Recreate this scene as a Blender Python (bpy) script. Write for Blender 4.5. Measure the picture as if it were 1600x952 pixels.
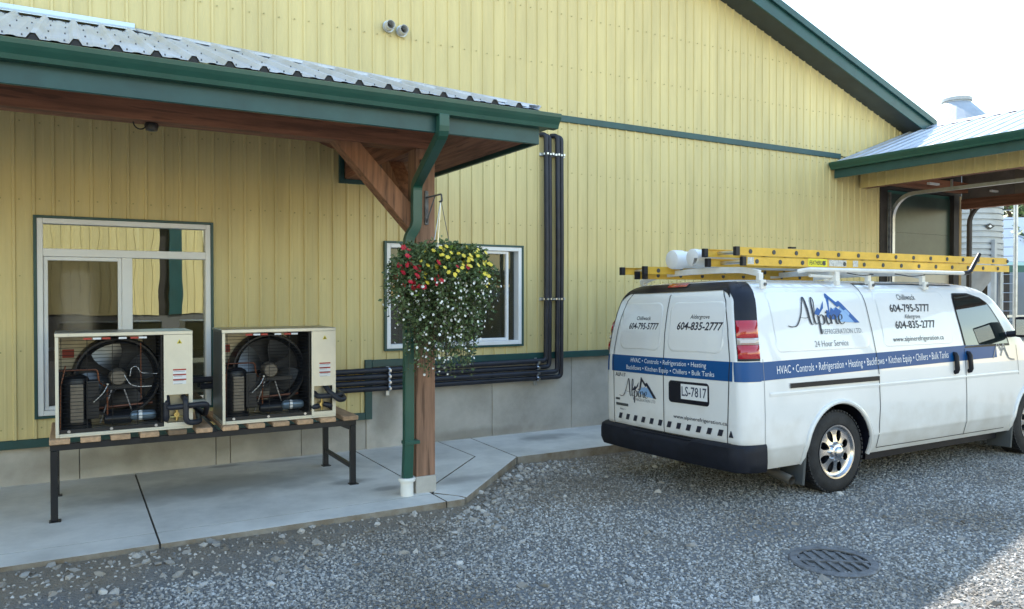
import bpy, bmesh, math, random
from mathutils import Vector, Matrix
R = math.radians
random.seed(7)
for o in list(bpy.data.objects): bpy.data.objects.remove(o, do_unlink=True)
scene = bpy.context.scene
C = scene.collection

# ------------------------------------------------------------------ camera, sky, sun, exposure
cam_d = bpy.data.cameras.new('camera'); cam = bpy.data.objects.new('camera', cam_d); C.objects.link(cam)
cam_d.sensor_width = 36; cam_d.lens = 27.0; cam_d.clip_end = 2000; cam_d.clip_start = .05
cam.location = (0, 0, 1.85)
cam.rotation_euler = (R(90 - .764), 0, R(-29.86))
scene.camera = cam
SUNV = Vector((.25, .722, 1)).normalized()          # towards the sun: behind the main building
w = bpy.data.worlds.new('World'); scene.world = w; w.use_nodes = True
nt = w.node_tree; bg = nt.nodes['Background']
sky = nt.nodes.new('ShaderNodeTexSky'); sky.sky_type = 'NISHITA'; sky.sun_disc = False
sky.sun_elevation = math.asin(SUNV.z); sky.sun_rotation = math.atan2(SUNV.x, SUNV.y)
sky.air_density = 1.8; sky.dust_density = .1; sky.ozone_density = 1.0; sky.altitude = 50
nt.links.new(sky.outputs[0], bg.inputs[0]); bg.inputs[1].default_value = .15
sd = bpy.data.lights.new('sun', 'SUN'); sun = bpy.data.objects.new('sun', sd); C.objects.link(sun)
sd.energy = 3.4; sd.angle = R(.55); sd.color = (1, .95, .86)
sun.rotation_euler = (-SUNV).to_track_quat('-Z', 'Y').to_euler(); sun.location = (6, 20, 30)
vs = scene.view_settings; vs.view_transform = 'Standard'; vs.look = 'None'; vs.gamma = 1; vs.use_curve_mapping = False
vs.exposure = 1.6

# ------------------------------------------------------------------ helpers
def tag(o, label=None, cat=None, group=None, kind=None):
    if label: o['label'] = label
    if cat: o['category'] = cat
    if group: o['group'] = group
    if kind: o['kind'] = kind
    return o
def empty(name, loc=(0, 0, 0), label=None, cat=None, group=None):
    o = bpy.data.objects.new(name, None); C.objects.link(o); o.location = loc; o.empty_display_size = .1
    return tag(o, label, cat, group)
MATS = {}
def M(name, col, rough=.6, metal=0., var=0., vs=3., bump=0., bs=60., col2=None, stretch=(1, 1, 1), coords='pos', coat=0., spec=.5, ramp=(.35, .65), bd=.01, rvar=0.):
    m = bpy.data.materials.new(name); m.use_nodes = True; MATS[name] = m
    n = m.node_tree.nodes; L = m.node_tree.links; b = n['Principled BSDF']
    b.inputs['Base Color'].default_value = (*col, 1); b.inputs['Roughness'].default_value = rough
    b.inputs['Metallic'].default_value = metal; b.inputs['Specular IOR Level'].default_value = spec
    if coat: b.inputs['Coat Weight'].default_value = coat; b.inputs['Coat Roughness'].default_value = .04
    if coords == 'pos': src = n.new('ShaderNodeNewGeometry').outputs['Position']
    else: src = n.new('ShaderNodeTexCoord').outputs['Object']
    mp = n.new('ShaderNodeMapping'); mp.inputs['Scale'].default_value = stretch; L.new(src, mp.inputs[0])
    if var or col2:
        t = n.new('ShaderNodeTexNoise'); t.inputs['Scale'].default_value = vs; t.inputs['Detail'].default_value = 6; t.inputs['Roughness'].default_value = .65
        L.new(mp.outputs[0], t.inputs['Vector'])
        r = n.new('ShaderNodeValToRGB'); L.new(t.outputs['Fac'], r.inputs[0])
        r.color_ramp.elements[0].position, r.color_ramp.elements[1].position = ramp
        c2 = col2 or tuple(min(1, c * (1 + var)) for c in col); c1 = col if col2 else tuple(c * (1 - var) for c in col)
        r.color_ramp.elements[0].color = (*c1, 1); r.color_ramp.elements[1].color = (*c2, 1)
        L.new(r.outputs[0], b.inputs['Base Color'])
        if rvar:
            mr = n.new('ShaderNodeMapRange'); L.new(t.outputs['Fac'], mr.inputs[0])
            mr.inputs[1].default_value = .3; mr.inputs[2].default_value = .7
            mr.inputs[3].default_value = rough - rvar; mr.inputs[4].default_value = rough + rvar; L.new(mr.outputs[0], b.inputs['Roughness'])
    if bump:
        t2 = n.new('ShaderNodeTexNoise'); t2.inputs['Scale'].default_value = bs; t2.inputs['Detail'].default_value = 5
        L.new(mp.outputs[0], t2.inputs['Vector'])
        bp = n.new('ShaderNodeBump'); bp.inputs['Strength'].default_value = bump; bp.inputs['Distance'].default_value = bd
        L.new(t2.outputs['Fac'], bp.inputs['Height']); L.new(bp.outputs[0], b.inputs['Normal'])
    return m
def nd(m): return m.node_tree.nodes, m.node_tree.links, m.node_tree.nodes['Principled BSDF']

def sheet_tone(mname, amt):
    n, L, b = nd(MATS[mname]); src = b.inputs['Base Color'].links[0].from_socket; oi = n.new('ShaderNodeObjectInfo'); mr = n.new('ShaderNodeMapRange'); mr.inputs[3].default_value = 1 - amt; mr.inputs[4].default_value = 1 + amt * .6; L.new(oi.outputs['Random'], mr.inputs[0])
    vm = n.new('ShaderNodeVectorMath'); vm.operation = 'SCALE'; L.new(src, vm.inputs[0]); L.new(mr.outputs[0], vm.inputs['Scale']); L.new(vm.outputs[0], b.inputs['Base Color'])
class MB:
    def __init__(s): s.v = []; s.f = []; s.mi = []
    def add(s, vs, fs, mi=0):
        k = len(s.v); s.v += [tuple(p) for p in vs]; s.f += [tuple(i + k for i in f) for f in fs]; s.mi += [mi] * len(fs); return s
    def box(s, x0, x1, y0, y1, z0, z1, mi=0):
        v = [(x, y, z) for z in (z0, z1) for y in (y0, y1) for x in (x0, x1)]
        return s.add(v, [(0, 2, 3, 1), (4, 5, 7, 6), (0, 1, 5, 4), (2, 6, 7, 3), (0, 4, 6, 2), (1, 3, 7, 5)], mi)
    def obox(s, a, b, wv, hv, mi=0):
        a = Vector(a); b = Vector(b); wv = Vector(wv); hv = Vector(hv)
        v = [p + i * wv + j * hv for p in (a, b) for i, j in ((-1, -1), (1, -1), (1, 1), (-1, 1))]
        return s.add(v, [(3, 2, 1, 0), (4, 5, 6, 7), (0, 1, 5, 4), (1, 2, 6, 5), (2, 3, 7, 6), (3, 0, 4, 7)], mi)
    def prism(s, poly, d, mi=0):       # poly: list of 3D points, extruded by vector d
        n = len(poly); d = Vector(d); v = [Vector(p) for p in poly]; v += [p + d for p in v]
        return s.add(v, [tuple(range(n))[::-1], tuple(range(n, 2 * n))] + [(i, (i + 1) % n, n + (i + 1) % n, n + i) for i in range(n)], mi)
    def tube(s, path, r, n=10, caps=True, mi=0, square=None, up=(0, 0, 1)):
        P = [Vector(p) for p in path]; rs = r if isinstance(r, (list, tuple)) else [r] * len(P)
        N = len(P); rings = []; prev = None
        for i in range(N):
            t = (P[min(i + 1, N - 1)] - P[max(i - 1, 0)]).normalized()
            if prev is None:
                u = Vector(up) if abs(t.dot(Vector(up))) < .95 else Vector((0, 1, 0))
                a = t.cross(u).normalized()
            else: a = (prev - t * prev.dot(t)).normalized()
            prev = a; b = t.cross(a)
            if square:
                hw, hh = square; k = 1
                if 0 < i < N - 1:
                    c = (P[i] - P[i - 1]).normalized().dot((P[i + 1] - P[i]).normalized()); k = 1 / max(.5, math.sqrt((1 + c) / 2))
                rings.append([P[i] + a * x * hw + b * y * hh for x, y in ((-1, -1), (1, -1), (1, 1), (-1, 1))])
            else: rings.append([P[i] + (a * math.cos(2 * math.pi * j / n) + b * math.sin(2 * math.pi * j / n)) * rs[i] for j in range(n)])
        n = len(rings[0]); v = [p for q in rings for p in q]
        f = [(i * n + j, i * n + (j + 1) % n, (i + 1) * n + (j + 1) % n, (i + 1) * n + j) for i in range(N - 1) for j in range(n)]
        if caps: f += [tuple(range(n))[::-1], tuple(range((N - 1) * n, N * n))]
        return s.add(v, f, mi)
    def lathe(s, prof, n=32, c=(0, 0, 0), axis='z', mi=0):     # prof: (r, h)
        v = []; f = []
        for r, h in prof:
            for j in range(n):
                a = 2 * math.pi * j / n; p = (r * math.cos(a), r * math.sin(a), h)
                if axis == 'y': p = (p[0], p[2], p[1])
                if axis == 'x': p = (p[2], p[0], p[1])
                v.append((p[0] + c[0], p[1] + c[1], p[2] + c[2]))
        for i in range(len(prof) - 1):
            for j in range(n): f.append((i * n + j, i * n + (j + 1) % n, (i + 1) * n + (j + 1) % n, (i + 1) * n + j))
        return s.add(v, f, mi)
    def disc(s, c, r, h, n=16, axis='y', mi=0):
        return s.lathe([(1e-4, -h / 2), (r, -h / 2), (r, h / 2), (1e-4, h / 2)], n, c, axis, mi)
    def grid(s, rows, mi=0, flip=False):
        k = len(rows[0]); v = [p for r in rows for p in r]
        f = [(i * k + j, i * k + j + 1, (i + 1) * k + j + 1, (i + 1) * k + j) for i in range(len(rows) - 1) for j in range(k - 1)]
        if flip: f = [q[::-1] for q in f]
        return s.add(v, f, mi)
    def build(s, name, mat, parent=None, smooth=False, bevel=0, off=None, fix=True, sharp=35):
        me = bpy.data.meshes.new(name)
        if off is None and parent is not None:
            off = Vector((0, 0, 0)); q = parent
            while q: off = off + q.location; q = q.parent
        off = Vector(off or (0, 0, 0))
        me.from_pydata([(p[0] - off[0], p[1] - off[1], p[2] - off[2]) for p in s.v], [], s.f); 
        for m in (mat if isinstance(mat, (list, tuple)) else [mat]): me.materials.append(m)
        if any(s.mi): me.polygons.foreach_set('material_index', s.mi)
        if fix or bevel:
            bm = bmesh.new(); bm.from_mesh(me)
            if fix: bmesh.ops.recalc_face_normals(bm, faces=bm.faces)
            if bevel:
                ed = [e for e in bm.edges if len(e.link_faces) == 2 and e.calc_face_angle(0) > .5]
                bmesh.ops.bevel(bm, geom=ed, offset=bevel, segments=1 if bevel < .006 else 2, profile=.7, affect='EDGES', clamp_overlap=True)
            bm.to_mesh(me); bm.free()
        if smooth:
            me.polygons.foreach_set('use_smooth', [True] * len(me.polygons))
            try: me.set_sharp_from_angle(angle=R(sharp))
            except Exception: pass
        me.update()
        o = bpy.data.objects.new(name, me); C.objects.link(o)
        if parent is not None: o.parent = parent
        return o
def copy_tree(o, parent=None):
    c = o.copy(); C.objects.link(c); c.parent = parent
    for ch in list(o.children): copy_tree(ch, c)
    return c
def arc(c, r, a0, a1, n, fn): return [fn(c, r, R(a0 + (a1 - a0) * i / n)) for i in range(n + 1)]
def bend(pts, r, n=6):            # round the corners of a polyline
    P = [Vector(p) for p in pts]; out = [P[0]]
    for i in range(1, len(P) - 1):
        a = (P[i - 1] - P[i]); b = (P[i + 1] - P[i]); rr = min(r, a.length * .49, b.length * .49)
        a = P[i] + a.normalized() * rr; b = P[i] + b.normalized() * rr
        for k in range(n + 1):
            t = k / n; out.append(a * (1 - t) ** 2 + P[i] * 2 * t * (1 - t) + b * t * t)
    out.append(P[-1]); return out
def boolean(o, cutters, op='DIFFERENCE'):
    for c in cutters:
        md = o.modifiers.new('b', 'BOOLEAN'); md.object = c; md.operation = op; md.solver = 'EXACT'
    dg = bpy.context.evaluated_depsgraph_get(); me = bpy.data.meshes.new_from_object(o.evaluated_get(dg))
    o.modifiers.clear(); old = o.data; o.data = me; me.name = old.name
    for c in cutters: bpy.data.objects.remove(c, do_unlink=True)

# ------------------------------------------------------------------ materials
M('siding', (.66, .55, .262), .42, var=.085, vs=1.6, stretch=(3, 3, .35), bump=.2, bs=3.5, bd=.006, spec=.4)
M('green_trim', (.016, .068, .066), .38, var=.15, vs=4, spec=.5)
M('green_gutter', (.018, .080, .058), .33, var=.12, vs=3)
M('galv_roof', (.56, .58, .62), .45, metal=.35, var=.14, vs=2.5, bump=.1, bs=14, stretch=(1, .5, 1), rvar=.1)
M('flash', (.62, .68, .72), .3, metal=.6, var=.06)
M('timber', (.26, .12, .062), .75, var=.35, vs=2.2, stretch=(9, 9, .6), bump=.35, bs=30, bd=.006)
M('timber_h', (.26, .108, .058), .75, var=.38, vs=2.2, stretch=(.6, 9, 9), bump=.35, bs=30, bd=.006)
M('timber_y', (.25, .108, .06), .78, var=.38, vs=2.2, stretch=(9, .6, 9), bump=.3, bs=30, bd=.006)
M('post_wood', (.27, .15, .095), .8, var=.32, vs=2.0, stretch=(9, 9, .5), bump=.35, bs=30, bd=.006)
M('conc_wall', (.36, .335, .295), .85, col2=(.53, .505, .455), vs=1.7, bump=.35, bs=45, bd=.006, ramp=(.3, .62))
M('conc_gap', (.12, .115, .105), .9)
M('walk', (.48, .47, .43), .8, col2=(.72, .70, .645), vs=1.5, bump=.3, bs=120, bd=.004, ramp=(.28, .6))
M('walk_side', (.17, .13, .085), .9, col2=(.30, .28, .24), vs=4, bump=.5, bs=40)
M('white_vinyl', (.80, .81, .82), .35, var=.03)
M('black_steel', (.012, .013, .016), .35, var=.3, vs=8)
M('slat_wood', (.50, .32, .19), .8, var=.22, vs=7, bump=.2, bs=60, stretch=(4, .6, 4))
M('slat_wet', (.20, .13, .075), .6, var=.25, vs=9)
M('unit_paint', (.72, .68, .56), .3, metal=.25, var=.05, vs=5, coords='obj')
M('unit_dark', (.30, .32, .33), .32, metal=.8, var=.08, vs=4)
M('unit_inner', (.45, .41, .31), .4, metal=.5, var=.1, vs=8)
M('unit_black', (.012, .013, .016), .4, var=.3)
M('wire', (.008, .008, .010), .45)
M('blade', (.17, .17, .17), .35, metal=.8, var=.1)
M('motor', (.17, .145, .115), .45, metal=.3, var=.15, vs=20)
M('coil', (.035, .036, .04), .5, metal=.6, var=.4, vs=2, stretch=(1, 1, 120))
M('copper', (.20, .08, .045), .4, metal=.8)
M('brass', (.72, .55, .22), .3, metal=1)
M('steel', (.62, .63, .65), .28, metal=1, var=.1, vs=20)
M('drier', (.16, .22, .28), .35, metal=.4)
M('red_mark', (.42, .05, .03), .5); M('white_mark', (.78, .78, .78), .5); M('yellow_mark', (.75, .62, .03), .5)
M('rubber', (.010, .010, .014), .55, var=.3, vs=9, bump=.15, bs=50)
M('insul', (.014, .016, .026), .5, var=.35, vs=6, bump=.2, bs=30)
M('pvc', (.78, .77, .72), .4, var=.06, vs=5)
M('dark_room', (.035, .035, .035), .8)
M('zinc', (.50, .52, .54), .4, metal=.85, var=.15, vs=5)
M('iron', (.15, .15, .152), .62, metal=.4, var=.35, vs=14, bump=.4, bs=80)
M('iron_dark', (.01, .01, .01), .9)
M('leaf', (.055, .10, .028), .55); M('leaf_light', (.17, .26, .035), .55)
M('stem', (.06, .055, .03), .8)
M('flower_red', (.50, .012, .03), .55); M('flower_yellow', (.80, .62, .06), .55); M('flower_white', (.82, .83, .80), .55)
M('bark', (.10, .075, .055), .9, var=.3, vs=8)
M('tree_leaf', (.06, .11, .022), .6)
M('tarp', (.20, .245, .30), .5, var=.04, vs=.5)
M('shed_green', (.02, .10, .085), .5, var=.15)
M('shed_dark', (.035, .03, .028), .8, var=.3)
M('cream_panel', (.55, .50, .40), .6, var=.05)
# van
M('van_white', (.80, .80, .785), .22, coords='obj', coat=.6, var=.025, vs=1.4)
M('van_blue', (.003, .072, .235), .38, coords='obj', spec=.35)
M('van_ink', (.018, .020, .035), .4); M('van_grey_ink', (.22, .23, .25), .45); M('ink_blue', (.02, .10, .33), .4); M('ink_light', (.25, .42, .68), .4)
M('van_letter', (.78, .80, .83), .4)
M('van_black', (.008, .009, .016), .42, spec=.3, var=.2, vs=6, coords='obj')
M('van_seam', (.02, .02, .022), .8)
M('bumper', (.008, .010, .018), .6, spec=.3, var=.3, vs=5, bump=.15, bs=120, coords='obj')
M('tyre', (.02, .02, .022), .75, var=.35, vs=10, bump=.3, bs=50, coords='obj')
M('chrome', (.62, .62, .63), .24, metal=1, var=.05)
M('tail_red', (.42, .006, .016), .15, coat=1.0); M('tail_clear', (.55, .47, .42), .15, coat=1.0)
M('rack_white', (.74, .73, .69), .4, var=.08, vs=8)
M('fibre', (.72, .44, .05), .42, var=.12, vs=5, bump=.1, bs=80)
M('alu', (.66, .67, .69), .3, metal=.9, var=.1, vs=10)
M('plate_white', (.80, .80, .80), .5, spec=.2); M('plate_blue', (.05, .06, .10), .5)
M('car_glass', (.012, .02, .02), .03, spec=1.0, coat=1.0)
M('mudflap', (.07, .075, .075), .7)

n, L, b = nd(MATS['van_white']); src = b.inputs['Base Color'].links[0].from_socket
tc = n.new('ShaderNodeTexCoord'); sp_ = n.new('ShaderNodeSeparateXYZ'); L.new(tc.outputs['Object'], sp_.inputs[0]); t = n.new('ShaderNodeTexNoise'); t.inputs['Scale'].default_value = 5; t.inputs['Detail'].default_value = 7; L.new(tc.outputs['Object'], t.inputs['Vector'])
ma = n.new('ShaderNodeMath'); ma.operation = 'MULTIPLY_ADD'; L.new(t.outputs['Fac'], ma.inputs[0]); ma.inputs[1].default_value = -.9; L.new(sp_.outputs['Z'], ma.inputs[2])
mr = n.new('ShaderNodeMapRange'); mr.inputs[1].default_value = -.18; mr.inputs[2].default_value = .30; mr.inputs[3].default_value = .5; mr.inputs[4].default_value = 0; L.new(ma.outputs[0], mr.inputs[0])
mx = n.new('ShaderNodeMix'); mx.data_type = 'RGBA'; L.new(mr.outputs[0], mx.inputs[0]); L.new(src, mx.inputs[6]); mx.inputs[7].default_value = (.50, .45, .37, 1); L.new(mx.outputs[2], b.inputs['Base Color'])  # tan low on the body: noisy dust, also painting in warm gravel bounce
b.inputs['Coat Weight'].default_value = 1.0; b.inputs['Coat Roughness'].default_value = .02; b.inputs['Roughness'].default_value = .35
def glass(name, refl_ior, tint, wav=.03, sc=2.2, rough=.0):
    m = bpy.data.materials.new(name); m.use_nodes = True; MATS[name] = m
    n, L = m.node_tree.nodes, m.node_tree.links; n.remove(n['Principled BSDF']); out = n['Material Output']
    tr = n.new('ShaderNodeBsdfTransparent'); tr.inputs[0].default_value = (*tint, 1)
    gl = n.new('ShaderNodeBsdfGlossy'); gl.inputs['Roughness'].default_value = rough; gl.inputs[0].default_value = (.95, .97, .95, 1)
    fr = n.new('ShaderNodeFresnel'); fr.inputs[0].default_value = refl_ior
    mx = n.new('ShaderNodeMixShader'); L.new(fr.outputs[0], mx.inputs[0]); L.new(tr.outputs[0], mx.inputs[1]); L.new(gl.outputs[0], mx.inputs[2]); L.new(mx.outputs[0], out.inputs[0])
    t = n.new('ShaderNodeTexNoise'); t.inputs['Scale'].default_value = sc; t.inputs['Detail'].default_value = 1
    g = n.new('ShaderNodeNewGeometry'); L.new(g.outputs['Position'], t.inputs['Vector'])
    bp = n.new('ShaderNodeBump'); bp.inputs['Strength'].default_value = 1; bp.inputs['Distance'].default_value = wav
    L.new(t.outputs[0], bp.inputs['Height']); L.new(bp.outputs[0], gl.inputs['Normal'])
    return m
glass('glass_coated', 2.7, (.55, .6, .55), .0005, 3.2)
glass('glass_plain', 1.5, (.5, .55, .6), .006, 2.0)
glass('glass_dim', 1.45, (.8, .8, .8), .0008, 2.5)
M('tank_steel', (.26, .22, .17), .38, metal=1, var=.06, vs=2, stretch=(3, 3, .4), bump=.15, bs=2.5, bd=.02)
M('door_glaze', (.035, .06, .052), .32, var=.3, vs=1.3, spec=.4)

for q_ in ('timber', 'timber_h', 'timber_y', 'post_wood'):
    n, L, b = nd(MATS[q_]); src = b.inputs['Base Color'].links[0].from_socket; mp = [k for k in n if k.type == 'MAPPING'][0]
    t = n.new('ShaderNodeTexNoise'); t.inputs['Scale'].default_value = 3.4; t.inputs['Detail'].default_value = 3; L.new(mp.outputs[0], t.inputs['Vector'])
    mr = n.new('ShaderNodeMapRange'); mr.inputs[1].default_value = .60; mr.inputs[2].default_value = .66; mr.inputs[4].default_value = .6; L.new(t.outputs['Fac'], mr.inputs[0])
    mx = n.new('ShaderNodeMix'); mx.data_type = 'RGBA'; L.new(mr.outputs[0], mx.inputs[0]); L.new(src, mx.inputs[6]); mx.inputs[7].default_value = (.07, .035, .02, 1); L.new(mx.outputs[2], b.inputs['Base Color'])
for q_, a_ in (('siding', .05), ('galv_roof', .06), ('conc_wall', .10), ('timber_h', .12), ('timber_y', .12), ('slat_wood', .18)): sheet_tone(q_, a_)
# concrete: dark damp stains and sooty edges with a shape of their own
def stains(mname, spots, colr, k=.6):
    n, L, b = nd(MATS[mname]); link = b.inputs['Base Color'].links[0]; src = link.from_socket
    g = n.new('ShaderNodeNewGeometry'); prev = src
    for (x, y, z, sx, sy, sz) in spots:
        mp = n.new('ShaderNodeMapping'); mp.vector_type = 'TEXTURE'; mp.inputs['Location'].default_value = (x, y, z); mp.inputs['Scale'].default_value = (sx, sy, sz)
        nz = n.new('ShaderNodeTexNoise'); nz.inputs['Scale'].default_value = 4; L.new(g.outputs['Position'], nz.inputs['Vector'])
        L.new(g.outputs['Position'], mp.inputs[0]); ln = n.new('ShaderNodeVectorMath'); ln.operation = 'LENGTH'; L.new(mp.outputs[0], ln.inputs[0])
        ad = n.new('ShaderNodeMath'); ad.operation = 'ADD'; L.new(ln.outputs['Value'], ad.inputs[0]); L.new(nz.outputs['Fac'], ad.inputs[1])
        mr = n.new('ShaderNodeMapRange'); mr.inputs[1].default_value = .85; mr.inputs[2].default_value = 1.45; mr.inputs[3].default_value = k; mr.inputs[4].default_value = 0; L.new(ad.outputs[0], mr.inputs[0])
        mx = n.new('ShaderNodeMix'); mx.data_type = 'RGBA'; L.new(mr.outputs[0], mx.inputs[0]); L.new(prev, mx.inputs[6]); mx.inputs[7].default_value = (*colr, 1); prev = mx.outputs[2]
    L.new(prev, b.inputs['Base Color'])
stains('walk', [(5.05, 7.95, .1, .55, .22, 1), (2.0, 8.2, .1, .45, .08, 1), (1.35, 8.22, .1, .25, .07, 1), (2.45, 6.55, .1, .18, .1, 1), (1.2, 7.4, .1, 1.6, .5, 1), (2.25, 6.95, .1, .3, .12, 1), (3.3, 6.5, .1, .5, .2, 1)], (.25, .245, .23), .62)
stains('conc_wall', [(1.3, 8.3, .35, 1.5, 1, .2), (3.1, 8.3, .5, .2, 1, .4), (4.2, 8.3, .15, 1.2, 1, .1), (.2, 8.3, .25, .8, 1, .15)], (.19, .175, .14), .5)

# ------------------------------------------------------------------ ground
W = 8.3
def ground_h(x, y):
    e_ = 5.88 if x < 2.9 else (5.88 + (x - 2.9) if x < 4.15 else 7.13); am = .072 if x < .8 else (.072 - .034 * (x - .8) / 2.1 if x < 2.9 else (.038 if x < 4.2 else .02))
    rise = am * math.exp(-((e_ - y) / .42) ** 2) if y < e_ else am * max(0, 1 - (y - e_))
    return rise -.055 * math.exp(-((x - 7.2) / 3.2) ** 2 - ((y - 6.5) / .55) ** 2) + .012 * math.sin(x * 1.3 + 1) * math.sin(y * 1.7)
gm = M('gravel_ground', (.15, .147, .14), .95, col2=(.28, .275, .265), vs=55, bump=1.0, bs=70, bd=.03, ramp=(.35, .7))
n, L, b = nd(gm)
src = b.inputs['Base Color'].links[0].from_socket
g = n.new('ShaderNodeNewGeometry'); sep = n.new('ShaderNodeSeparateXYZ'); L.new(g.outputs['Position'], sep.inputs[0])
nz = n.new('ShaderNodeTexNoise'); nz.inputs['Scale'].default_value = 1.7; nz.inputs['Detail'].default_value = 5; L.new(g.outputs['Position'], nz.inputs['Vector'])
ma = n.new('ShaderNodeMath'); ma.operation = 'MULTIPLY_ADD'; L.new(nz.outputs['Fac'], ma.inputs[0]); ma.inputs[1].default_value = 1.6; L.new(sep.outputs['Y'], ma.inputs[2])
mr = n.new('ShaderNodeMapRange'); mr.inputs[1].default_value = 6.0; mr.inputs[2].default_value = 6.5; L.new(ma.outputs[0], mr.inputs[0])
mx = n.new('ShaderNodeMix'); mx.data_type = 'RGBA'; L.new(mr.outputs[0], mx.inputs[0]); L.new(src, mx.inputs[6]); mx.inputs[7].default_value = (.25, .21, .16, 1)
nz2 = n.new('ShaderNodeTexNoise'); nz2.inputs['Scale'].default_value = .9; nz2.inputs['Detail'].default_value = 4; L.new(g.outputs['Position'], nz2.inputs['Vector'])
r2 = n.new('ShaderNodeMapRange'); r2.inputs[1].default_value = .55; r2.inputs[2].default_value = .7; r2.inputs[4].default_value = .55; L.new(nz2.outputs['Fac'], r2.inputs[0])
mx2 = n.new('ShaderNodeMix'); mx2.data_type = 'RGBA'; L.new(r2.outputs[0], mx2.inputs[0]); L.new(mx.outputs[2], mx2.inputs[6]); mx2.inputs[7].default_value = (.28, .235, .175, 1)
L.new(mx2.outputs[2], b.inputs['Base Color'])
xs = [-400, -60, -20, -8] + [-4 + .2 * i for i in range(92)] + [16, 20, 40, 80, 400]
ys = [-400, -80, -20, -6] + [-2 + .12 * i for i in range(84)] + [10, 14, 30, 80, 400]
mb = MB(); mb.grid([[(x, y, ground_h(x, y)) for x in xs] for y in ys])
tag(mb.build('gravel_ground', gm, smooth=True), kind='structure')

def scatter(name, x0, x1, y0, y1, step, dens_fn, smin, smax, mats, seed, subdiv=1):
    nx = int((x1 - x0) / step) + 1; ny = int((y1 - y0) / step) + 1
    V = [(x0 + i * step, y0 + j * step, ground_h(x0 + i * step, y0 + j * step) + .002) for j in range(ny) for i in range(nx)]
    F = [(j * nx + i, j * nx + i + 1, (j + 1) * nx + i + 1, (j + 1) * nx + i) for j in range(ny - 1) for i in range(nx - 1)]
    F = [q for q in F if all(V[k][0] ** 2 >= 0 for k in q) and dens_fn(*V[q[0]][:2]) > 0]
    me = bpy.data.meshes.new(name); me.from_pydata(V, [], F)
    a = me.attributes.new('dens', 'FLOAT', 'POINT'); a.data.foreach_set('value', [dens_fn(p[0], p[1]) for p in V])
    for m in mats: me.materials.append(m)
    o = bpy.data.objects.new(name, me); C.objects.link(o)
    ng = bpy.data.node_groups.new(name, 'GeometryNodeTree')
    ng.interface.new_socket('Geometry', in_out='INPUT', socket_type='NodeSocketGeometry'); ng.interface.new_socket('Geometry', in_out='OUTPUT', socket_type='NodeSocketGeometry')
    N, L = ng.nodes, ng.links; gi = N.new('NodeGroupInput'); go = N.new('NodeGroupOutput')
    at = N.new('GeometryNodeInputNamedAttribute'); at.data_type = 'FLOAT'; at.inputs['Name'].default_value = 'dens'
    dp = N.new('GeometryNodeDistributePointsOnFaces'); dp.distribute_method = 'RANDOM'; dp.inputs['Seed'].default_value = seed
    L.new(gi.outputs[0], dp.inputs['Mesh']); L.new(at.outputs[0], dp.inputs['Density'])
    col = N.new('GeometryNodeGeometryToInstance')
    for k in range(6):
        ic = N.new('GeometryNodeMeshIcoSphere'); ic.inputs['Radius'].default_value = 1; ic.inputs['Subdivisions'].default_value = subdiv
        sp = N.new('GeometryNodeSetPosition'); rv = N.new('FunctionNodeRandomValue'); rv.data_type = 'FLOAT_VECTOR'
        rv.inputs[0].default_value = (-.42,) * 3; rv.inputs[1].default_value = (.42,) * 3; rv.inputs['Seed'].default_value = k + 3
        L.new(ic.outputs[0], sp.inputs['Geometry']); L.new(rv.outputs[0], sp.inputs['Offset'])
        sm = N.new('GeometryNodeSetMaterial'); sm.inputs['Material'].default_value = mats[k % len(mats)]; L.new(sp.outputs[0], sm.inputs[0])
        L.new(sm.outputs[0], col.inputs[0])
    ip = N.new('GeometryNodeInstanceOnPoints'); L.new(dp.outputs['Points'], ip.inputs['Points']); L.new(col.outputs[0], ip.inputs['Instance']); ip.inputs['Pick Instance'].default_value = True
    ro = N.new('FunctionNodeRandomValue'); ro.data_type = 'FLOAT_VECTOR'; ro.inputs[0].default_value = (-.5, -.5, 0); ro.inputs[1].default_value = (.5, .5, 6.28); L.new(ro.outputs[0], ip.inputs['Rotation'])
    s1 = N.new('FunctionNodeRandomValue'); s1.data_type = 'FLOAT_VECTOR'; s1.inputs[0].default_value = (smin, smin, smin * .6); s1.inputs[1].default_value = (smax, smax, smax * .7); s1.inputs['Seed'].default_value = 5
    L.new(s1.outputs[0], ip.inputs['Scale']); L.new(ip.outputs[0], go.inputs[0])
    md = o.modifiers.new('scatter', 'NODES'); md.node_group = ng
    return o
def stone_mat(name, c1, c2):
    m = bpy.data.materials.new(name); m.use_nodes = True; n, L, b = nd(m); b.inputs['Roughness'].default_value = .85; b.inputs['Specular IOR Level'].default_value = .3
    oi = n.new('ShaderNodeObjectInfo'); r = n.new('ShaderNodeValToRGB'); L.new(oi.outputs['Random'], r.inputs[0])
    r.color_ramp.elements[0].color = (*c1, 1); r.color_ramp.elements[1].color = (*c2, 1); r.color_ramp.elements[1].position = .9
    g = n.new('ShaderNodeNewGeometry'); t = n.new('ShaderNodeTexNoise'); t.inputs['Scale'].default_value = .75; t.inputs['Detail'].default_value = 4; L.new(g.outputs['Position'], t.inputs['Vector'])
    q = n.new('ShaderNodeValToRGB'); q.color_ramp.elements[0].position = .44; q.color_ramp.elements[1].position = .72; q.color_ramp.elements[0].color = (1.05, 1.04, 1.02, 1); q.color_ramp.elements[1].color = (.66, .58, .48, 1); L.new(t.outputs['Fac'], q.inputs[0])
    mx = n.new('ShaderNodeMix'); mx.data_type = 'RGBA'; mx.blend_type = 'MULTIPLY'; mx.inputs[0].default_value = 1; L.new(r.outputs[0], mx.inputs[6]); L.new(q.outputs[0], mx.inputs[7]); L.new(mx.outputs[2], b.inputs['Base Color']); return m
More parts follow.
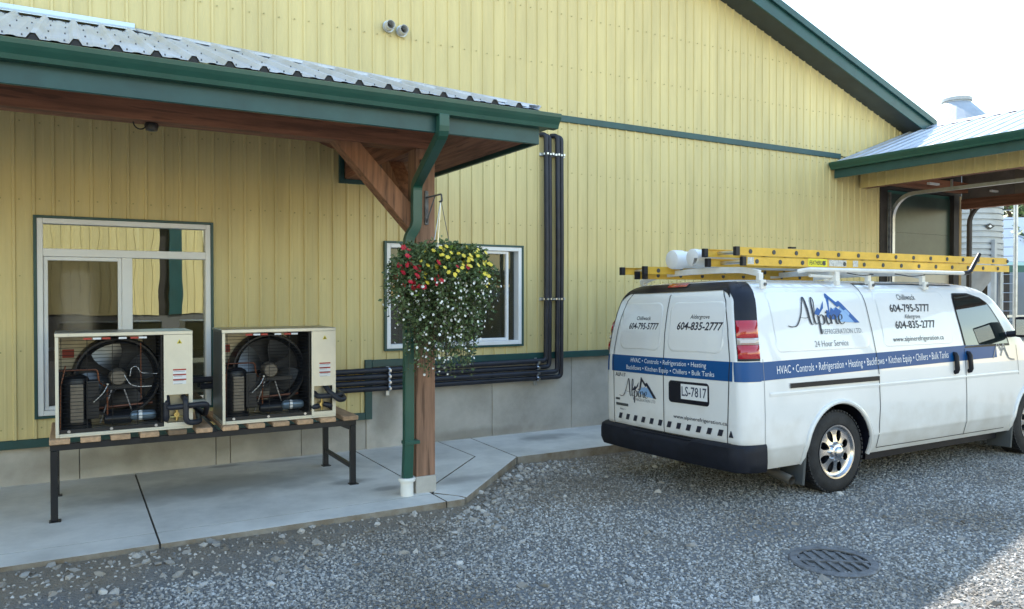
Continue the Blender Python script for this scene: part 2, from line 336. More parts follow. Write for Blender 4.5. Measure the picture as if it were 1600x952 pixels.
ST = [stone_mat('stone_a', (.16, .156, .15), (.45, .44, .42)), stone_mat('stone_b', (.20, .196, .188), (.56, .545, .52)), stone_mat('stone_c', (.15, .142, .13), (.40, .375, .34))]
def edge_y(x):      # front edge of the concrete walk
    return 5.88 if x < 2.9 else (5.88 + (x - 2.9) if x < 4.15 else 7.13)
def dens(x, y):
    e = edge_y(x)
    if y > e - .02: return 0
    dd = e - y; nzv = .5 + .5 * math.sin(x * 2.1 + 1.3 * math.sin(y * 3.1)) * math.sin(y * 2.3 + x * .7)
    lim = .62 if x < 1.2 else (.30 if x < 3 else .12)
    f = 1 if dd > lim * (.7 + .7 * nzv) else .12 + .1 * nzv
    patch = 1 - .55 * math.exp(-((x - 4.6) / .5) ** 2 - ((y - 4.15) / .22) ** 2)
    if (x - 4.55) ** 2 + (y - 3.47) ** 2 < .30 ** 2: return 0
    far = 1 if y + .3 * x < 7.5 else .75
    lo = .5 + .5 * math.sin(x * 1.15 + .8 * math.sin(y * 1.9 + 1)) * math.sin(y * 1.4 - x * .45 + 2); trk = 1 - .35 * math.exp(-((y - 3.95 - .05 * x) / .22) ** 2) - .35 * math.exp(-((y - 2.35 - .05 * x) / .22) ** 2)
    return 2700 * f * far * patch * (.55 + .45 * lo) * trk
tag(scatter('gravel', -1.6, 11.0, 1.6, 7.2, .1, dens, .006, .0148, ST, 3), 'loose grey crushed gravel covering the yard in front of the van', 'gravel', kind='stuff')
def dens2(x, y):
    e = edge_y(x)
    if y > e - .03 or x < -1: return 0
    if 2.9 < x < 4.6 and y > e - .6: return 160
    return 40 if y > e - .5 else (18 if y > e - 1.0 else 2.5)
tag(scatter('edge_stones', -1.2, 6.4, 2.2, 7.2, .1, dens2, .018, .042, [ST[1], ST[2]], 9), 'larger loose stones lying along the edge of the concrete walk', 'stones', kind='stuff')

# ------------------------------------------------------------------ concrete walk, slab by slab
sw = empty('sidewalk', (0, 7, 0)); tag(sw, kind='structure')
def slab(poly, name='slab', z0=.0, z1=.1):
    m = MB(); m.prism([(x, y, z0 - .05) for x, y in poly], (0, 0, z1 - z0 + .05)); 
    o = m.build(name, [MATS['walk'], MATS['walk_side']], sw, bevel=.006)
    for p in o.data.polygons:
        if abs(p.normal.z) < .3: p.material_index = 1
    return o
J = .006
for a, b_ in ((-12, -2.35), (-2.35, .53), (.53, 2.74)):
    slab([(a + J, 5.88), (b_ - J, 5.88), (b_ - J, 6.168), (a + J, 6.168)]); slab([(a + J, 6.172), (b_ - J, 6.172), (b_ - J, 8.34), (a + J, 8.34)])
slab([(2.746, 6.23), (2.9, 6.49), (3.765, 7.375), (3.765, 8.34), (2.746, 8.34)])
slab([(2.746, 5.88), (2.9, 5.88), (2.93, 5.905), (2.90, 5.99), (2.746, 6.18)])
slab([(2.765, 6.205), (2.915, 6.0), (2.945, 5.92), (4.15, 7.13), (4.20, 8.34), (3.777, 8.34), (3.777, 7.365), (2.912, 6.48)])
slab([(4.162, 7.13), (6.5, 7.13), (6.5, 8.34), (4.212, 8.34)]); slab([(6.512, 7.13), (9, 7.13), (9, 8.34), (6.512, 8.34)]); slab([(9.012, 7.13), (11.3, 7.13), (11.3, 8.34), (9.012, 8.34)])
m = MB(); m.prism([(-11.98, 5.9, -.04), (2.89, 5.9, -.04), (4.14, 7.15, -.04), (11.28, 7.15, -.04), (11.28, 8.32, -.04), (-11.98, 8.32, -.04)], (0, 0, .118)); m.build('joint_filler', MATS['conc_gap'], sw)

# ------------------------------------------------------------------ main building
RX, RS = -1.5, .3426
def rake(x): return 5.994 - RS * (x - 9.414) if x >= RX else 9.733 - RS * (RX - x)
bd = empty('barn_building', (0, W, 0), 'yellow ribbed-metal barn with green trim, gable end and concrete base behind the van', 'building')
WIN = [(-.295, 1.25, .705, 2.575), (3.075, 4.90, 1.205, 2.455)]
PIT = .155
def prof(u):
    u = u % PIT
    for (a, da), (b_, db) in zip(((0, 0), (.008, .016), (.028, .016), (.036, 0), (.090, 0), (.096, .0015), (.108, .0015), (.114, 0)), ((.008, .016), (.028, .016), (.036, 0), (.090, 0), (.096, .0015), (.108, .0015), (.114, 0), (PIT, 0))):
        if a <= u <= b_ + 1e-9: return da + (db - da) * (u - a) / (b_ - a)
    return 0
BRK = (0, .008, .028, .036, .090, .096, .108, .114)
def siding(name, x0, x1, zf0, zf1, parent, y=W - .02, holes=(), pit_n=6, axis='x', fixed=None, sgn=1, mat='siding'):
    k = math.floor(x0 / (PIT * pit_n)); panels = []
    while k * PIT * pit_n < x1:
        a = max(x0, k * PIT * pit_n); b_ = min(x1, (k + 1) * PIT * pit_n); k += 1
        if b_ - a < .01: continue
        xs = {round(a, 5), round(b_, 5)}
        i0 = math.floor(a / PIT) - 1
        for i in range(i0, i0 + pit_n + 4):
            for q in BRK:
                if a < i * PIT + q < b_: xs.add(round(i * PIT + q, 5))
        for h in holes:
            for q in h[:2]:
                if a < q < b_: xs.add(q)
        xs = sorted(xs); m = MB(); m2 = MB(); split = all(any(h[0] < (p_ + q_) / 2 < h[1] for h in holes) for p_, q_ in zip(xs, xs[1:]))
        for xa, xb in zip(xs, xs[1:]):
            mid = (xa + xb) / 2; iv = [(None, None)]
            hs = sorted([h for h in holes if h[0] < mid < h[1]], key=lambda h: h[2])
            cuts = [None] + [z for h in hs for z in h[2:4]] + [None]
            for q in range(0, len(cuts), 2):
                lo, hi = cuts[q], cuts[q + 1]
                dp_ = 1 if sgn > 0 else 2.2; pa, pb = y - sgn * dp_ * prof(xa + 1e-7), y - sgn * dp_ * prof(xb - 1e-7)
                zs = [(zf0(xa) if lo is None else lo), (zf0(xb) if lo is None else lo), (zf1(xb) if hi is None else hi), (zf1(xa) if hi is None else hi)]
                if zs[2] - zs[1] < .01 and zs[3] - zs[0] < .01: continue
                pts = [(xa, pa, zs[0]), (xb, pb, zs[1]), (xb, pb, zs[2]), (xa, pa, zs[3])]
                if axis == 'y': pts = [(p[1], p[0], p[2]) for p in pts]
                (m2 if split and q else m).add(pts, [(0, 1, 2, 3)])
        for mm in (m, m2):
            if mm.v: panels.append(mm.build(name, MATS[mat], parent, fix=False))
    return panels
base = lambda x: .50 if x < 2.87 else 1.09
siding('siding_panel', -9.3, 2.87, lambda x: .50, lambda x: 4.10, bd, holes=WIN)
siding('siding_panel', 2.87, 12.0, lambda x: 1.09, lambda x: 4.10, bd, holes=WIN)
siding('siding_panel', -9.3, 13.0, lambda x: 4.12, lambda x: rake(x) - .22, bd, y=W - .012)
m = MB()
for zr in (.62, 1.33, 2.02, 2.72, 3.42, 3.98, 4.22, 4.78, 5.45, 6.1, 6.8, 7.5):
    i = -58
    while i * PIT < 12:
        x = i * PIT + .066 + random.uniform(-.006, .006); i += 1
        if zr < base(x) + .05 or zr > rake(x) - .4 or any(h[0] - .07 < x < h[1] + .07 and h[2] - .06 < zr < h[3] + .06 for h in WIN): continue
        m.disc((x, W - .024, zr + random.uniform(-.008, .008)), .0075, .009, 6)
tag(m.build('screws', M('screw', (.42, .36, .16), .5, metal=.3), bd), kind='stuff')
# concrete foundation, cast in panels
xs = [-9.3, -7.1, -4.7, -2.3, -1.1, .06, 1.28, 1.42, 2.15, 2.88, 3.35, 4.50, 5.68, 6.86, 8.04, 9.22, 10.4, 12.4]
for a, b_ in zip(xs, xs[1:]):
    top = .49 if b_ < 2.9 else 1.075
    m = MB(); m.box(a + .003, b_ - .003, W + .025 + random.uniform(0, .006), W + .22, -.2, top); m.build('foundation_panel', MATS['conc_wall'], bd, bevel=.004)
m = MB(); m.box(-9.3, 2.87, W + .05, W + .21, -.1, .48); m.box(2.88, 12.4, W + .05, W + .21, -.1, 1.07); m.build('foundation_core', MATS['conc_gap'], bd)
def trim(x0, x1, z0, z1, name='trim', y0=W - .048, y1=W + .03, mat='green_trim', parent=bd):
    m = MB(); m.box(x0, x1, y0, y1, z0, z1); return m.build(name, MATS[mat], parent, bevel=.004)
trim(-9.3, 2.846, .445, .525, 'base_trim'); trim(2.846, 2.928, .445, 1.115, 'base_trim'); trim(2.929, 11.0, 1.030, 1.112, 'base_trim')
trim(-9.3, 10.95, 4.066, 4.15, 'band_trim', W - .05, W - .01)
# dark core wall behind the sheets
def rect_minus(x0, x1, z0, z1, holes):
    xs = sorted({x0, x1, *[h[0] for h in holes], *[h[1] for h in holes]}); out = []
    for a, b_ in zip(xs, xs[1:]):
        hs = [h for h in holes if h[0] < (a + b_) / 2 < h[1]]
        if hs: out += [(a, b_, z0, hs[0][2]), (a, b_, hs[0][3], z1)]
        else: out.append((a, b_, z0, z1))
    return out
m = MB()
for q in rect_minus(-9.3, 2.87, .5, 4.1, WIN[:1]) + rect_minus(2.87, 12.0, 1.09, 4.1, WIN[1:]): m.box(q[0], q[1], W + .03, W + .18, q[2], q[3])
for a in range(-9, 13): m.prism([(a, W + .03, 4.1), (a + 1, W + .03, 4.1), (a + 1, W + .03, rake(a + 1) - .25), (a, W + .03, rake(a) - .25)], (0, .15, 0))
m.build('stud_wall', MATS['dark_room'], bd)
m = MB(); m.box(-9.4, -9.3, W + .03, 26, 0, 6.9); m.box(-9.3, 12.4, 25.9, 26, 0, 5); m.box(12.3, 12.4, W + .2, 25.9, 0, 4.75); m.build('rear_wall', MATS['siding'], bd)
m = MB(); m.box(-9.2, 12.2, W + .2, 25.8, .0, .12); m.build('floor', MATS['conc_gap'], bd)
# roof slopes, rake fascia, soffit
Y0 = 7.9
for s, e in ((1, 12.95), (-1, -12.5)):
    zt = lambda x: rake(x)
    m = MB(); m.prism([(RX, Y0 - .02, rake(RX) + .02), (e, Y0 - .02, rake(e) + .02), (e, Y0 - .02, rake(e) + .05), (RX, Y0 - .02, rake(RX) + .05)], (0, 18.4, 0)); m.build('roof', MATS['galv_roof'], bd)
    m = MB(); m.prism([(RX, Y0, rake(RX) - .232), (e, Y0, rake(e) - .232), (e, Y0, rake(e) + .018), (RX, Y0, rake(RX) + .018)], (0, .03, 0)); m.build('rake_fascia', MATS['green_trim'], bd, bevel=.004)
    m = MB(); m.prism([(RX, Y0 - .045, rake(RX) - .045), (e, Y0 - .045, rake(e) - .045), (e, Y0 - .045, rake(e) + .062), (RX, Y0 - .045, rake(RX) + .062)], (0, .04, 0)); m.build('rake_cap', MATS['green_trim'], bd, bevel=.004)
    m = MB(); m.prism([(RX, Y0 + .032, rake(RX) - .228), (e, Y0 + .032, rake(e) - .228), (e, Y0 + .032, rake(e) - .208), (RX, Y0 + .032, rake(RX) - .208)], (0, .37, 0)); m.build('rake_soffit', M('soffit%d' % s, (.035, .05, .055), .6, var=.2), bd)
# windows
def window(x0, x1, z0, z1, layout):
    win = MB(); t = .024
    for q in ((x0 - .002, x0 + t, z0, z1), (x1 - t, x1 + .002, z0, z1), (x0 + t, x1 - t, z1 - t, z1), (x0 + t, x1 - t, z0, z0 + t)): win.box(q[0], q[1], W - .062, W + .02, q[2], q[3])
    wo = win.build('window', MATS['green_trim'], bd, bevel=.003)
    f = MB(); a0, a1, b0, b1 = x0 + t + .001, x1 - t - .001, z0 + t + .001, z1 - t - .001; fw = .048
    for q in ((a0, a0 + fw, b0, b1), (a1 - fw, a1, b0, b1), (a0 + fw, a1 - fw, b1 - fw, b1), (a0 + fw, a1 - fw, b0, b0 + fw)): f.box(q[0], q[1], W - .055, W + .09, q[2], q[3])
    fo = f.build('window_frame', MATS['white_vinyl'], wo, bevel=.004, off=(0, W, 0))
    for kind, q in layout:
        m = MB()
        if kind == 'bar': m.box(q[0], q[1], W - .048, W + .08, q[2], q[3]); m.build('mullion', MATS['white_vinyl'], wo, bevel=.004, off=(0, W, 0))
        elif kind == 'sash':
            s = .034
            for r in ((q[0], q[0] + s, q[2], q[3]), (q[1] - s, q[1], q[2], q[3]), (q[0] + s, q[1] - s, q[3] - s, q[3]), (q[0] + s, q[1] - s, q[2], q[2] + s)): m.box(r[0], r[1], W - .03, W + .012, r[2], r[3])
            m.build('sash', MATS['white_vinyl'], wo, bevel=.004, off=(0, W, 0))
        else:
            m.box(q[0], q[1], W + q[4], W + q[4] + .006, q[2], q[3]); m.build('pane', MATS[kind], wo, off=(0, W, 0), fix=True)
window(-.295, 1.25, .705, 2.575, [('bar', (-.222, 1.177, 2.20, 2.272)), ('bar', (.425, .515, .778, 2.199)), ('glass_coated', (-.224, 1.18, 2.27, 2.503, .02)), ('glass_coated', (.512, 1.18, .776, 2.202, .035)),
    ('sash', (-.219, .424, .779, 2.198)), ('glass_dim', (-.19, .392, .81, 2.166, .0))])
window(3.075, 4.90, 1.205, 2.455, [('bar', (3.86, 3.925, 1.279, 2.381)), ('glass_plain', (3.14, 3.87, 1.276, 2.384, .045)), ('glass_plain', (3.915, 4.83, 1.276, 2.384, .055)), ('sash', (3.93, 4.70, 1.28, 2.38))])
t = empty('milk_tank', (.1, W + .85, .12), 'dim stainless steel tank standing indoors behind the left window sash', 'tank')
m = MB(); m.lathe([(1e-3, .12), (.62, .12), (.62, 3.1), (.55, 3.22), (1e-3, 3.3)], 48, (.02, W + .95, 0)); m.build('shell', MATS['tank_steel'], t, smooth=True)
m = MB(); m.lathe([(.625, 1.30), (.63, 1.305), (.63, 1.33), (.625, 1.335)], 48, (.02, W + .95, 0)); m.build('band', MATS['steel'], t, smooth=True)
# ------------------------------------------------------------------ porch with hip end
PZ, PS, EY, EX = 3.405, .352, 5.5, 3.39
po = empty('porch', (0, 7, 0), 'lean-to porch roof of grey ribbed metal with green gutter on a brown timber post', 'porch')
def roof_sheet(a0, a1, hip):           # sheet across the slope; hip False: front slope (along x), True: end slope (along y)
    br = [0, .022, .05, .072]; P = .2255
    us = {round(a0, 5), round(a1, 5)}; i = math.floor(a0 / P) - 1
    while i * P < a1:
        for q in br:
            if a0 < i * P + q < a1: us.add(round(i * P + q, 5))
        for q in (.12, .135, .165, .18):
            if a0 < i * P + q < a1: us.add(round(i * P + q, 5))
        i += 1
    us = sorted(us)
    def h(u):
        u = u % P
        if u <= .022: return .034 * u / .022
        if u <= .05: return .034
        if u <= .072: return .034 * (.072 - u) / .022
        if .12 <= u <= .135: return .005 * (u - .12) / .015
        if .135 < u < .165: return .005
        if .165 <= u <= .18: return .005 * (.18 - u) / .015
        return 0
    m = MB()
    for ua, ub in zip(us, us[1:]):
        q = []
        for u in (ua, ub):
            hh = h(u + 1e-7 if u == ua else u - 1e-7)
            if not hip:
                yt = min(W - .03, W + .59 - u - .0)
                if yt < EY - .06: yt = EY - .06
                q.append(((u, EY - .06, PZ - .0216 + hh), (u, yt, PZ + PS * (yt - EY) + hh)))
            else:
                xt = W + .59 - u
                q.append(((EX + .06, u, PZ - .0216 + hh), (xt, u, PZ + PS * (EX - xt) + hh)))
        m.add([q[0][0], q[1][0], q[1][1], q[0][1]], [(0, 1, 2, 3)])
    return m
x = -9.3
while x < EX:
    roof_sheet(x, min(x + .902, EX + .02), False).build('roof_sheet', MATS['galv_roof'], po, fix=False); x += .902
y = EY
while y < W - .03:
    roof_sheet(y, min(y + .902, W - .03), True).build('roof_sheet', MATS['galv_roof'], po, fix=False); y += .902
for s_ in range(-42, 15):          # dark rib closures showing above the gutter
    x = s_ * .2255; z = PZ - .0216 + .0
    m = MB(); m.prism([(x + .003, EY - .05, z - .02), (x + .069, EY - .05, z - .02), (x + .069, EY - .05, z - .004), (x + .049, EY - .05, z + .030), (x + .023, EY - .05, z + .030), (x + .003, EY - .05, z - .004)], (0, .02, 0)); m.build('rib_closure', MATS['rubber'], po)
m = MB(); m.box(-9.3, EX + .02, EY - .0225, EY + .01, 3.336, PZ - .018); m.build('eave_strip', MATS['rubber'], po)
m = MB()      # roof screws
x = -2.0
i = -9
while i * .2255 < EX:
    for yy in (5.58, 6.3, 7.1, 7.9):
        for q in (.10, .2):
            xx = i * .2255 + q
            if yy < W + .5 - xx: m.disc((xx, yy, PZ + PS * (yy - EY) + .006), .005, .010, 6, 'z')
    i += 1
tag(m.build('roof_screws', MATS['iron'], po), kind='stuff')
# hip cap and head flashing
a = Vector((.59, W - .02, PZ + PS * (W - EY))); b_ = Vector((EX + .03, EY - .03, PZ - .01)); m = MB()
for s in (1, -1):
    sd_ = Vector((-.115, -.0, -.0)) if s > 0 else Vector((0, .115, 0))
    up = Vector((0, 0, .032)); lo = Vector((0, 0, -.003 + (.0)))
    e0 = sd_ + Vector((0, 0, .026)); 
    m.add([a + up, b_ + up, b_ + e0, a + e0], [(0, 1, 2, 3)]); m.add([a + e0, b_ + e0, b_ + e0 + Vector((0, 0, -.02)), a + e0 + Vector((0, 0, -.02))], [(0, 1, 2, 3)])
m.build('hip_cap', MATS['galv_roof'], po, fix=False)
m = MB(); zf = PZ + PS * (W - EY)
m.prism([(-9.3, W - .20, zf - PS * .2 + .030), (-9.3, W - .03, zf - .01 + .034), (-9.3, W - .03, zf + .07), (-9.3, W - .034, zf + .07), (-9.3, W - .037, zf + .03), (-9.3, W - .20, zf - PS * .2 + .026)], (9.85, 0, 0)); m.build('head_flashing', MATS['flash'], po)
# underside boards: front slope run along x, hip end along y
U = .283
def under(y): return PZ - U + PS * (y - EY)
y = EY + .04; k = 0
while y < W - .1:
    y2 = min(y + .138, W - .02); xe = W + .59 - y - .02; xe2 = W + .59 - y2 - .02
    m = MB(); m.prism([(-9.2, y, under(y)), (xe, y, under(y)), (xe2, y2, under(y2)), (-9.2, y2, under(y2))], (0, 0, .022)); m.build('ceiling_board', MATS['timber_h'], po); y += .142
x = EX - .04
while x > .75:
    x2 = x - .138; ys_ = W + .59 - x + .02; ys2 = W + .59 - x2 + .02; z1 = PZ - U + PS * (EX - x); z2 = PZ - U + PS * (EX - x2)
    if ys2 < W - .02:
        m = MB(); m.prism([(x, ys_, z1), (x, W - .02, z1), (x2, W - .02, z2), (x2, ys2, z2)], (0, 0, .022)); m.build('ceiling_board', MATS['timber_y'], po)
    x -= .142
m = MB(); m.prism([(-9.3, EY - .02, 3.105), (EX + .02, EY - .02, 3.105), (EX + .02, EY - .02, 3.335), (-9.3, EY - .02, 3.335)], (0, .03, 0)); m.build('fascia', MATS['green_trim'], po, bevel=.004)
m = MB(); m.box(EX - .01, EX + .021, EY + .012, W - .03, 3.105, 3.335); m.build('fascia', MATS['green_trim'], po, bevel=.004)
def gutter(path_fn, x0, x1, name, parent):     # K-style profile extruded
    pr = [(0, .118), (0, 0), (.075, 0), (.085, .03), (.108, .062), (.122, .085), (.125, .112), (.115, .118), (.115, .110), (.112, .092), (.098, .066), (.075, .034), (.068, .006), (.006, .006), (.006, .118)]
    m = MB(); n_ = len(pr); v = [path_fn(x0, *p) for p in pr] + [path_fn(x1, *p) for p in pr]
    m.add(v, [(i, (i + 1) % n_, n_ + (i + 1) % n_, n_ + i) for i in range(n_)])
    cap = [0, 1, 2, 3, 4, 5, 6]; m.add([v[i] for i in cap], [tuple(range(7))]); m.add([v[n_ + i] for i in cap], [tuple(range(7))])
    return m.build(name, MATS['green_gutter'], parent, fix=False)
gutter(lambda x, d, h: (x, EY - .023 - d, 3.235 + h), -9.3, EX + .16, 'gutter', po)
gutter(lambda y, d, h: (EX + .024 + d, y, 3.235 + h), EY - .02, W - .05, 'gutter', po)
m = MB(); m.box(-9.2, 2.82, 6.25, 6.43, 3.13, 3.40); m.build('beam', MATS['timber_h'], po, bevel=.008)
m = MB(); m.box(2.62, 2.80, 6.432, W - .04, 3.12, 3.385); m.build('tie_beam', MATS['timber_y'], po, bevel=.008)
trim(2.555, 2.612, 3.07, 3.40, 'beam_trim', W - .06, W - .02, parent=po); trim(2.613, 2.86, 3.07, 3.118, 'beam_trim', W - .06, W - .02, parent=po)
m = MB(); m.box(2.62, 2.80, 6.25, 6.43, .245, 3.128); m.build('post', MATS['post_wood'], po, bevel=.008)
m = MB(); m.box(2.613, 2.807, 6.243, 6.437, .09, .245); m.build('post_base', MATS['conc_wall'], po, bevel=.004)
m = MB(); m.prism([(2.622, 6.265, 2.36), (2.622, 6.265, 2.60), (2.12, 6.265, 3.132), (1.90, 6.265, 3.132)], (0, .15, 0)); m.build('knee_brace', MATS['timber'], po, bevel=.007)
m = MB(); m.prism([(2.635, 6.44, 2.36), (2.635, 6.44, 2.60), (2.635, 6.95, 3.122), (2.635, 7.17, 3.122)], (.15, 0, 0)); m.build('knee_brace', MATS['timber'], po, bevel=.007)
m = MB(); m.tube(bend([(2.50, 5.43, 3.24), (2.50, 5.43, 3.10), (2.60, 6.19, 2.80), (2.60, 6.195, 2.44), (2.535, 6.215, 2.34), (2.535, 6.225, .60), (2.525, 6.235, .2)], .05, 3), 0, square=(.042, .034), up=(0, 1, 0)); m.build('downspout', MATS['green_gutter'], po, bevel=.006)
for z in (2.25, .55): m = MB(); m.box(2.485, 2.625, 6.175, 6.266, z, z + .03); m.build('downspout_strap', MATS['green_gutter'], po, bevel=.003)
for z in (2.88, 3.0): m = MB(); m.box(2.655, 2.70, 6.236, 6.249, z - .03, z + .03); m.build('bolt_plate', MATS['black_steel'], po, bevel=.003)
# standpipe
m = MB(); m.lathe([(.048, .235), (.048, .10), (.056, .10), (.056, .222), (.072, .226), (.076, .245), (.070, .257), (.048, .257), (.048, .235)], 24, (2.525, 6.235, 0)); m.lathe([(1e-3, .2), (.048, .2)], 24, (2.525, 6.235, 0))
tag(m.build('drain_standpipe', MATS['pvc'], smooth=True, off=(0, 0, 0)), 'short white plastic drain pipe at the foot of the green downspout', 'pipe')
# camera under the beam
t = empty('eave_light', (.51, 6.34, 3.13), 'small dark lamp with a loop of cable under the brown porch beam', 'lamp')
m = MB(); m.lathe([(1e-3, 0), (.045, 0), (.05, -.02), (.04, -.055), (1e-3, -.06)], 20, (.53, 6.34, 3.129)); m.build('lamp_body', MATS['black_steel'], t, smooth=True)
m = MB(); m.tube([(.46 + .045 * math.cos(a) - .01, 6.30, 3.12 + .05 * math.sin(a)) for a in [math.pi * (1 + i / 10) for i in range(11)]], .005, 6); m.build('cable_loop', MATS['black_steel'], t)

# ------------------------------------------------------------------ wall vents
for i, (x, z, s) in enumerate(((3.125, 4.87, 'left'), (3.285, 4.845, 'right'))):
    t = empty('vent_pipe', (x, W, z), '%s one of two short grey vent pipes high on the yellow wall' % s, 'vent', 'vent pipes on the upper wall')
    m = MB(); m.lathe([(.044, .04), (.044, -.13), (.048, -.135), (.052, -.13), (.052, .02)], 24, (x, W - .01, z), 'y'); m.build('pipe', M('vent_grey', (.55, .55, .53), .5), t, smooth=True)
    m = MB(); m.lathe([(1e-3, -.0), (.044, -.0)], 24, (x, W - .03, z), 'y'); m.build('pipe_shade', MATS['iron'], t)
    m = MB(); m.lathe([(.0521, -.02), (.066, -.02), (.066, 0)], 20, (x, W - .04, z), 'y'); m.build('collar', MATS['zinc'], t)

# ------------------------------------------------------------------ breezeway on the right (roof ridge runs along y)
BX0, BXR, BX1, BZ, BS = 10.75, 12.83, 14.91, 3.985, .353
YB0, YB1 = -1.0, 8.28
br = empty('breezeway', (12.8, 5, 0), 'grey metal roofed breezeway with green gutter and yellow header at the right', 'carport')
P = .2255
yy = YB0
while yy < YB1:
    y2 = min(yy + .902, YB1)
    for s, e in ((1, BX0), (-1, BX1)):
        us = [yy]; i = math.floor(yy / P)
        while i * P < y2:
            us += [i * P + q for q in (0, .022, .05, .072) if yy < i * P + q < y2]; i += 1
        us.append(y2); m = MB()
        hh = lambda u: (lambda q: .024 * q / .022 if q < .022 else .024 if q < .05 else .024 * (.072 - q) / .022 if q < .072 else 0)(u % P)
        for a, b_ in zip(us, us[1:]):
            ha, hb = hh(a + 1e-6), hh(b_ - 1e-6); xe = e - s * .05
            m.add([(xe, a, BZ - .018 + ha), (xe, b_, BZ - .018 + hb), (BXR, b_, BZ + BS * 2.08 + hb), (BXR, a, BZ + BS * 2.08 + ha)], [(0, 1, 2, 3)])
        m.build('roof_sheet', MATS['galv_roof'], br, fix=False)
    yy = y2
m = MB(); zr = BZ + BS * 2.08
m.prism([(BXR - .14, YB0, zr - .03), (BXR, YB0, zr + .035), (BXR + .14, YB0, zr - .03), (BXR, YB0, zr + .03)], (0, YB1 - YB0, 0)); m.build('ridge_cap', MATS['galv_roof'], br)
gutter(lambda y, d, h: (BX0 + .0 - d, y, 3.862 + h), YB0, 8.24, 'gutter', br)
m = MB(); m.box(BX0 + .003, BX0 + .035, YB0, 8.23, 3.73, 3.965); m.build('fascia', MATS['green_trim'], br, bevel=.004)
m = MB(); m.box(BX0 + .04, 11.40, YB0, 8.22, 3.90, 3.915); m.build('soffit', MATS['timber_y'], br)
siding('header_panel', YB0, 8.22, lambda u: 3.615, lambda u: 3.90, br, y=11.42, axis='y', pit_n=6)
m = MB(); m.box(11.45, 11.60, YB0, 8.22, 3.62, 4.1); m.build('header_beam', MATS['timber_y'], br)
m = MB(); m.box(14.28, 14.42, YB0, 8.2, 3.42, 3.60); m.build('header_beam', MATS['timber_y'], br)
for k in range(10): m = MB(); m.box(14.30, 14.33, 8.2 - (k + 1) * .92 + .004, 8.2 - k * .92, 3.602, 4.10); m.build('header_board', M('header_grey%d' % k, (.20 + .02 * (k % 3), .165 + .015 * (k % 2), .14), .8, var=.2), br)
# underside: boards and trusses
for s, e in ((1, BX0), (-1, BX1)):
    for k in range(15):
        a, b_ = k / 15, (k + .96) / 15
        xa, xb = e + (BXR - e) * a, e + (BXR - e) * b_; za, zb = BZ - .05 + BS * 2.08 * a, BZ - .05 + BS * 2.08 * b_
        m = MB(); m.prism([(xa, YB0, za), (xb, YB0, zb), (xb, YB0, zb + .02), (xa, YB0, za + .02)], (0, YB1 - YB0, 0)); m.build('roof_board', MATS['timber_y'], br)
for y in (1.2, 3.6, 6.0, 8.05): m = MB(); m.box(11.61, 14.24, y, y + .14, 3.70, 3.88); m.build('tie_beam', MATS['timber_h'], br, bevel=.006)
for x, y in ((14.18, 8.27), (14.28, -.8), (11.44, -.8)): m = MB(); m.box(x, x + .16, y, y + .16, 0, 3.60 if x < 12 else (3.675 if y > 8 else 3.41)); m.build('post', MATS['shed_dark'], br, bevel=.006)
m = MB(); m.box(12.0, 12.2, W - .04, W + .2, 0, 3.68); m.build('door_jamb', MATS['shed_dark'], br, bevel=.005)
m = MB(); m.box(14.37, 14.45, W - .02, W + .2, 0, 3.675); m.build('door_jamb', M('jamb_wood', (.30, .21, .10), .7, var=.2, vs=6, stretch=(6, 6, .6)), br, bevel=.005)
m = MB(); m.box(12.0, 14.5, W + .02, W + .18, 3.68, 4.5); m.build('gable_panel', MATS['shed_dark'], br)
# overhead door in its tracks: framed green glazing above, cream panels below
for k in range(5):
    z0 = .02 + k * .73; z1 = z0 + .727
    m = MB(); m.box(12.21, 14.36, W + .06, W + .10, z0, z1)
    d_ = m.build('door_section', MATS['cream_panel'] if k < 3 else MATS['shed_green'], br, bevel=.004)
    if k >= 3:
        m = MB()
        m.box(12.27, 14.30, W + .045, W + .058, z0 + (.0 if k == 4 else .05), z1 - (.06 if k == 4 else 0)); m.build('pane', MATS['door_glaze'], d_)
m = MB(); m.box(12.2, 14.36, W + .12, W + .14, 0, 3.67); m.build('door_backing', MATS['shed_dark'], br)  # unseen board added to block daylight through the gaps between sections
for x, mt in ((12.30, 'zinc'), (14.62, 'shed_dark')):
    pth = [(x, W - .06, 0.0), (x, W - .06, 3.15)] + [(x, W - .06 - .40 * (1 - math.cos(a)), 3.15 + .40 * math.sin(a)) for a in [math.pi / 2 * i / 8 for i in range(1, 9)]] + [(x, 3.0, 3.55)]
    m = MB(); m.tube(pth, 0, square=(.028, .035), up=(1, 0, 0)); m.build('door_track', MATS[mt], br)
    m = MB(); m.box(x - .11 if x < 13 else x + .03, x - .075 if x < 13 else x + .05, W - .09, W - .05, 0, 3.6); m.build('track_rail', MATS['iron'], br)
    for y in (7.2, 5.4, 3.6): m = MB(); m.box(x - .012, x + .012, y, y + .03, 3.585, 3.70); m.build('track_hanger', MATS['zinc'], br)
for i, (x, y, z, nme) in enumerate(((12.25, 7.55, 3.66, 'near the yellow header'), (14.1, 7.55, 3.66, 'above the green glazed door'))):
    t = MB(); t.box(x, x + .28, y, y + .05, z, z + .035); tag(t.build('tube_light', MATS['white_mark'], off=(0, 0, 0), bevel=.006), 'short white unlit tube lamp under the breezeway roof %s' % nme, 'lamp', 'tube lamps in the breezeway')

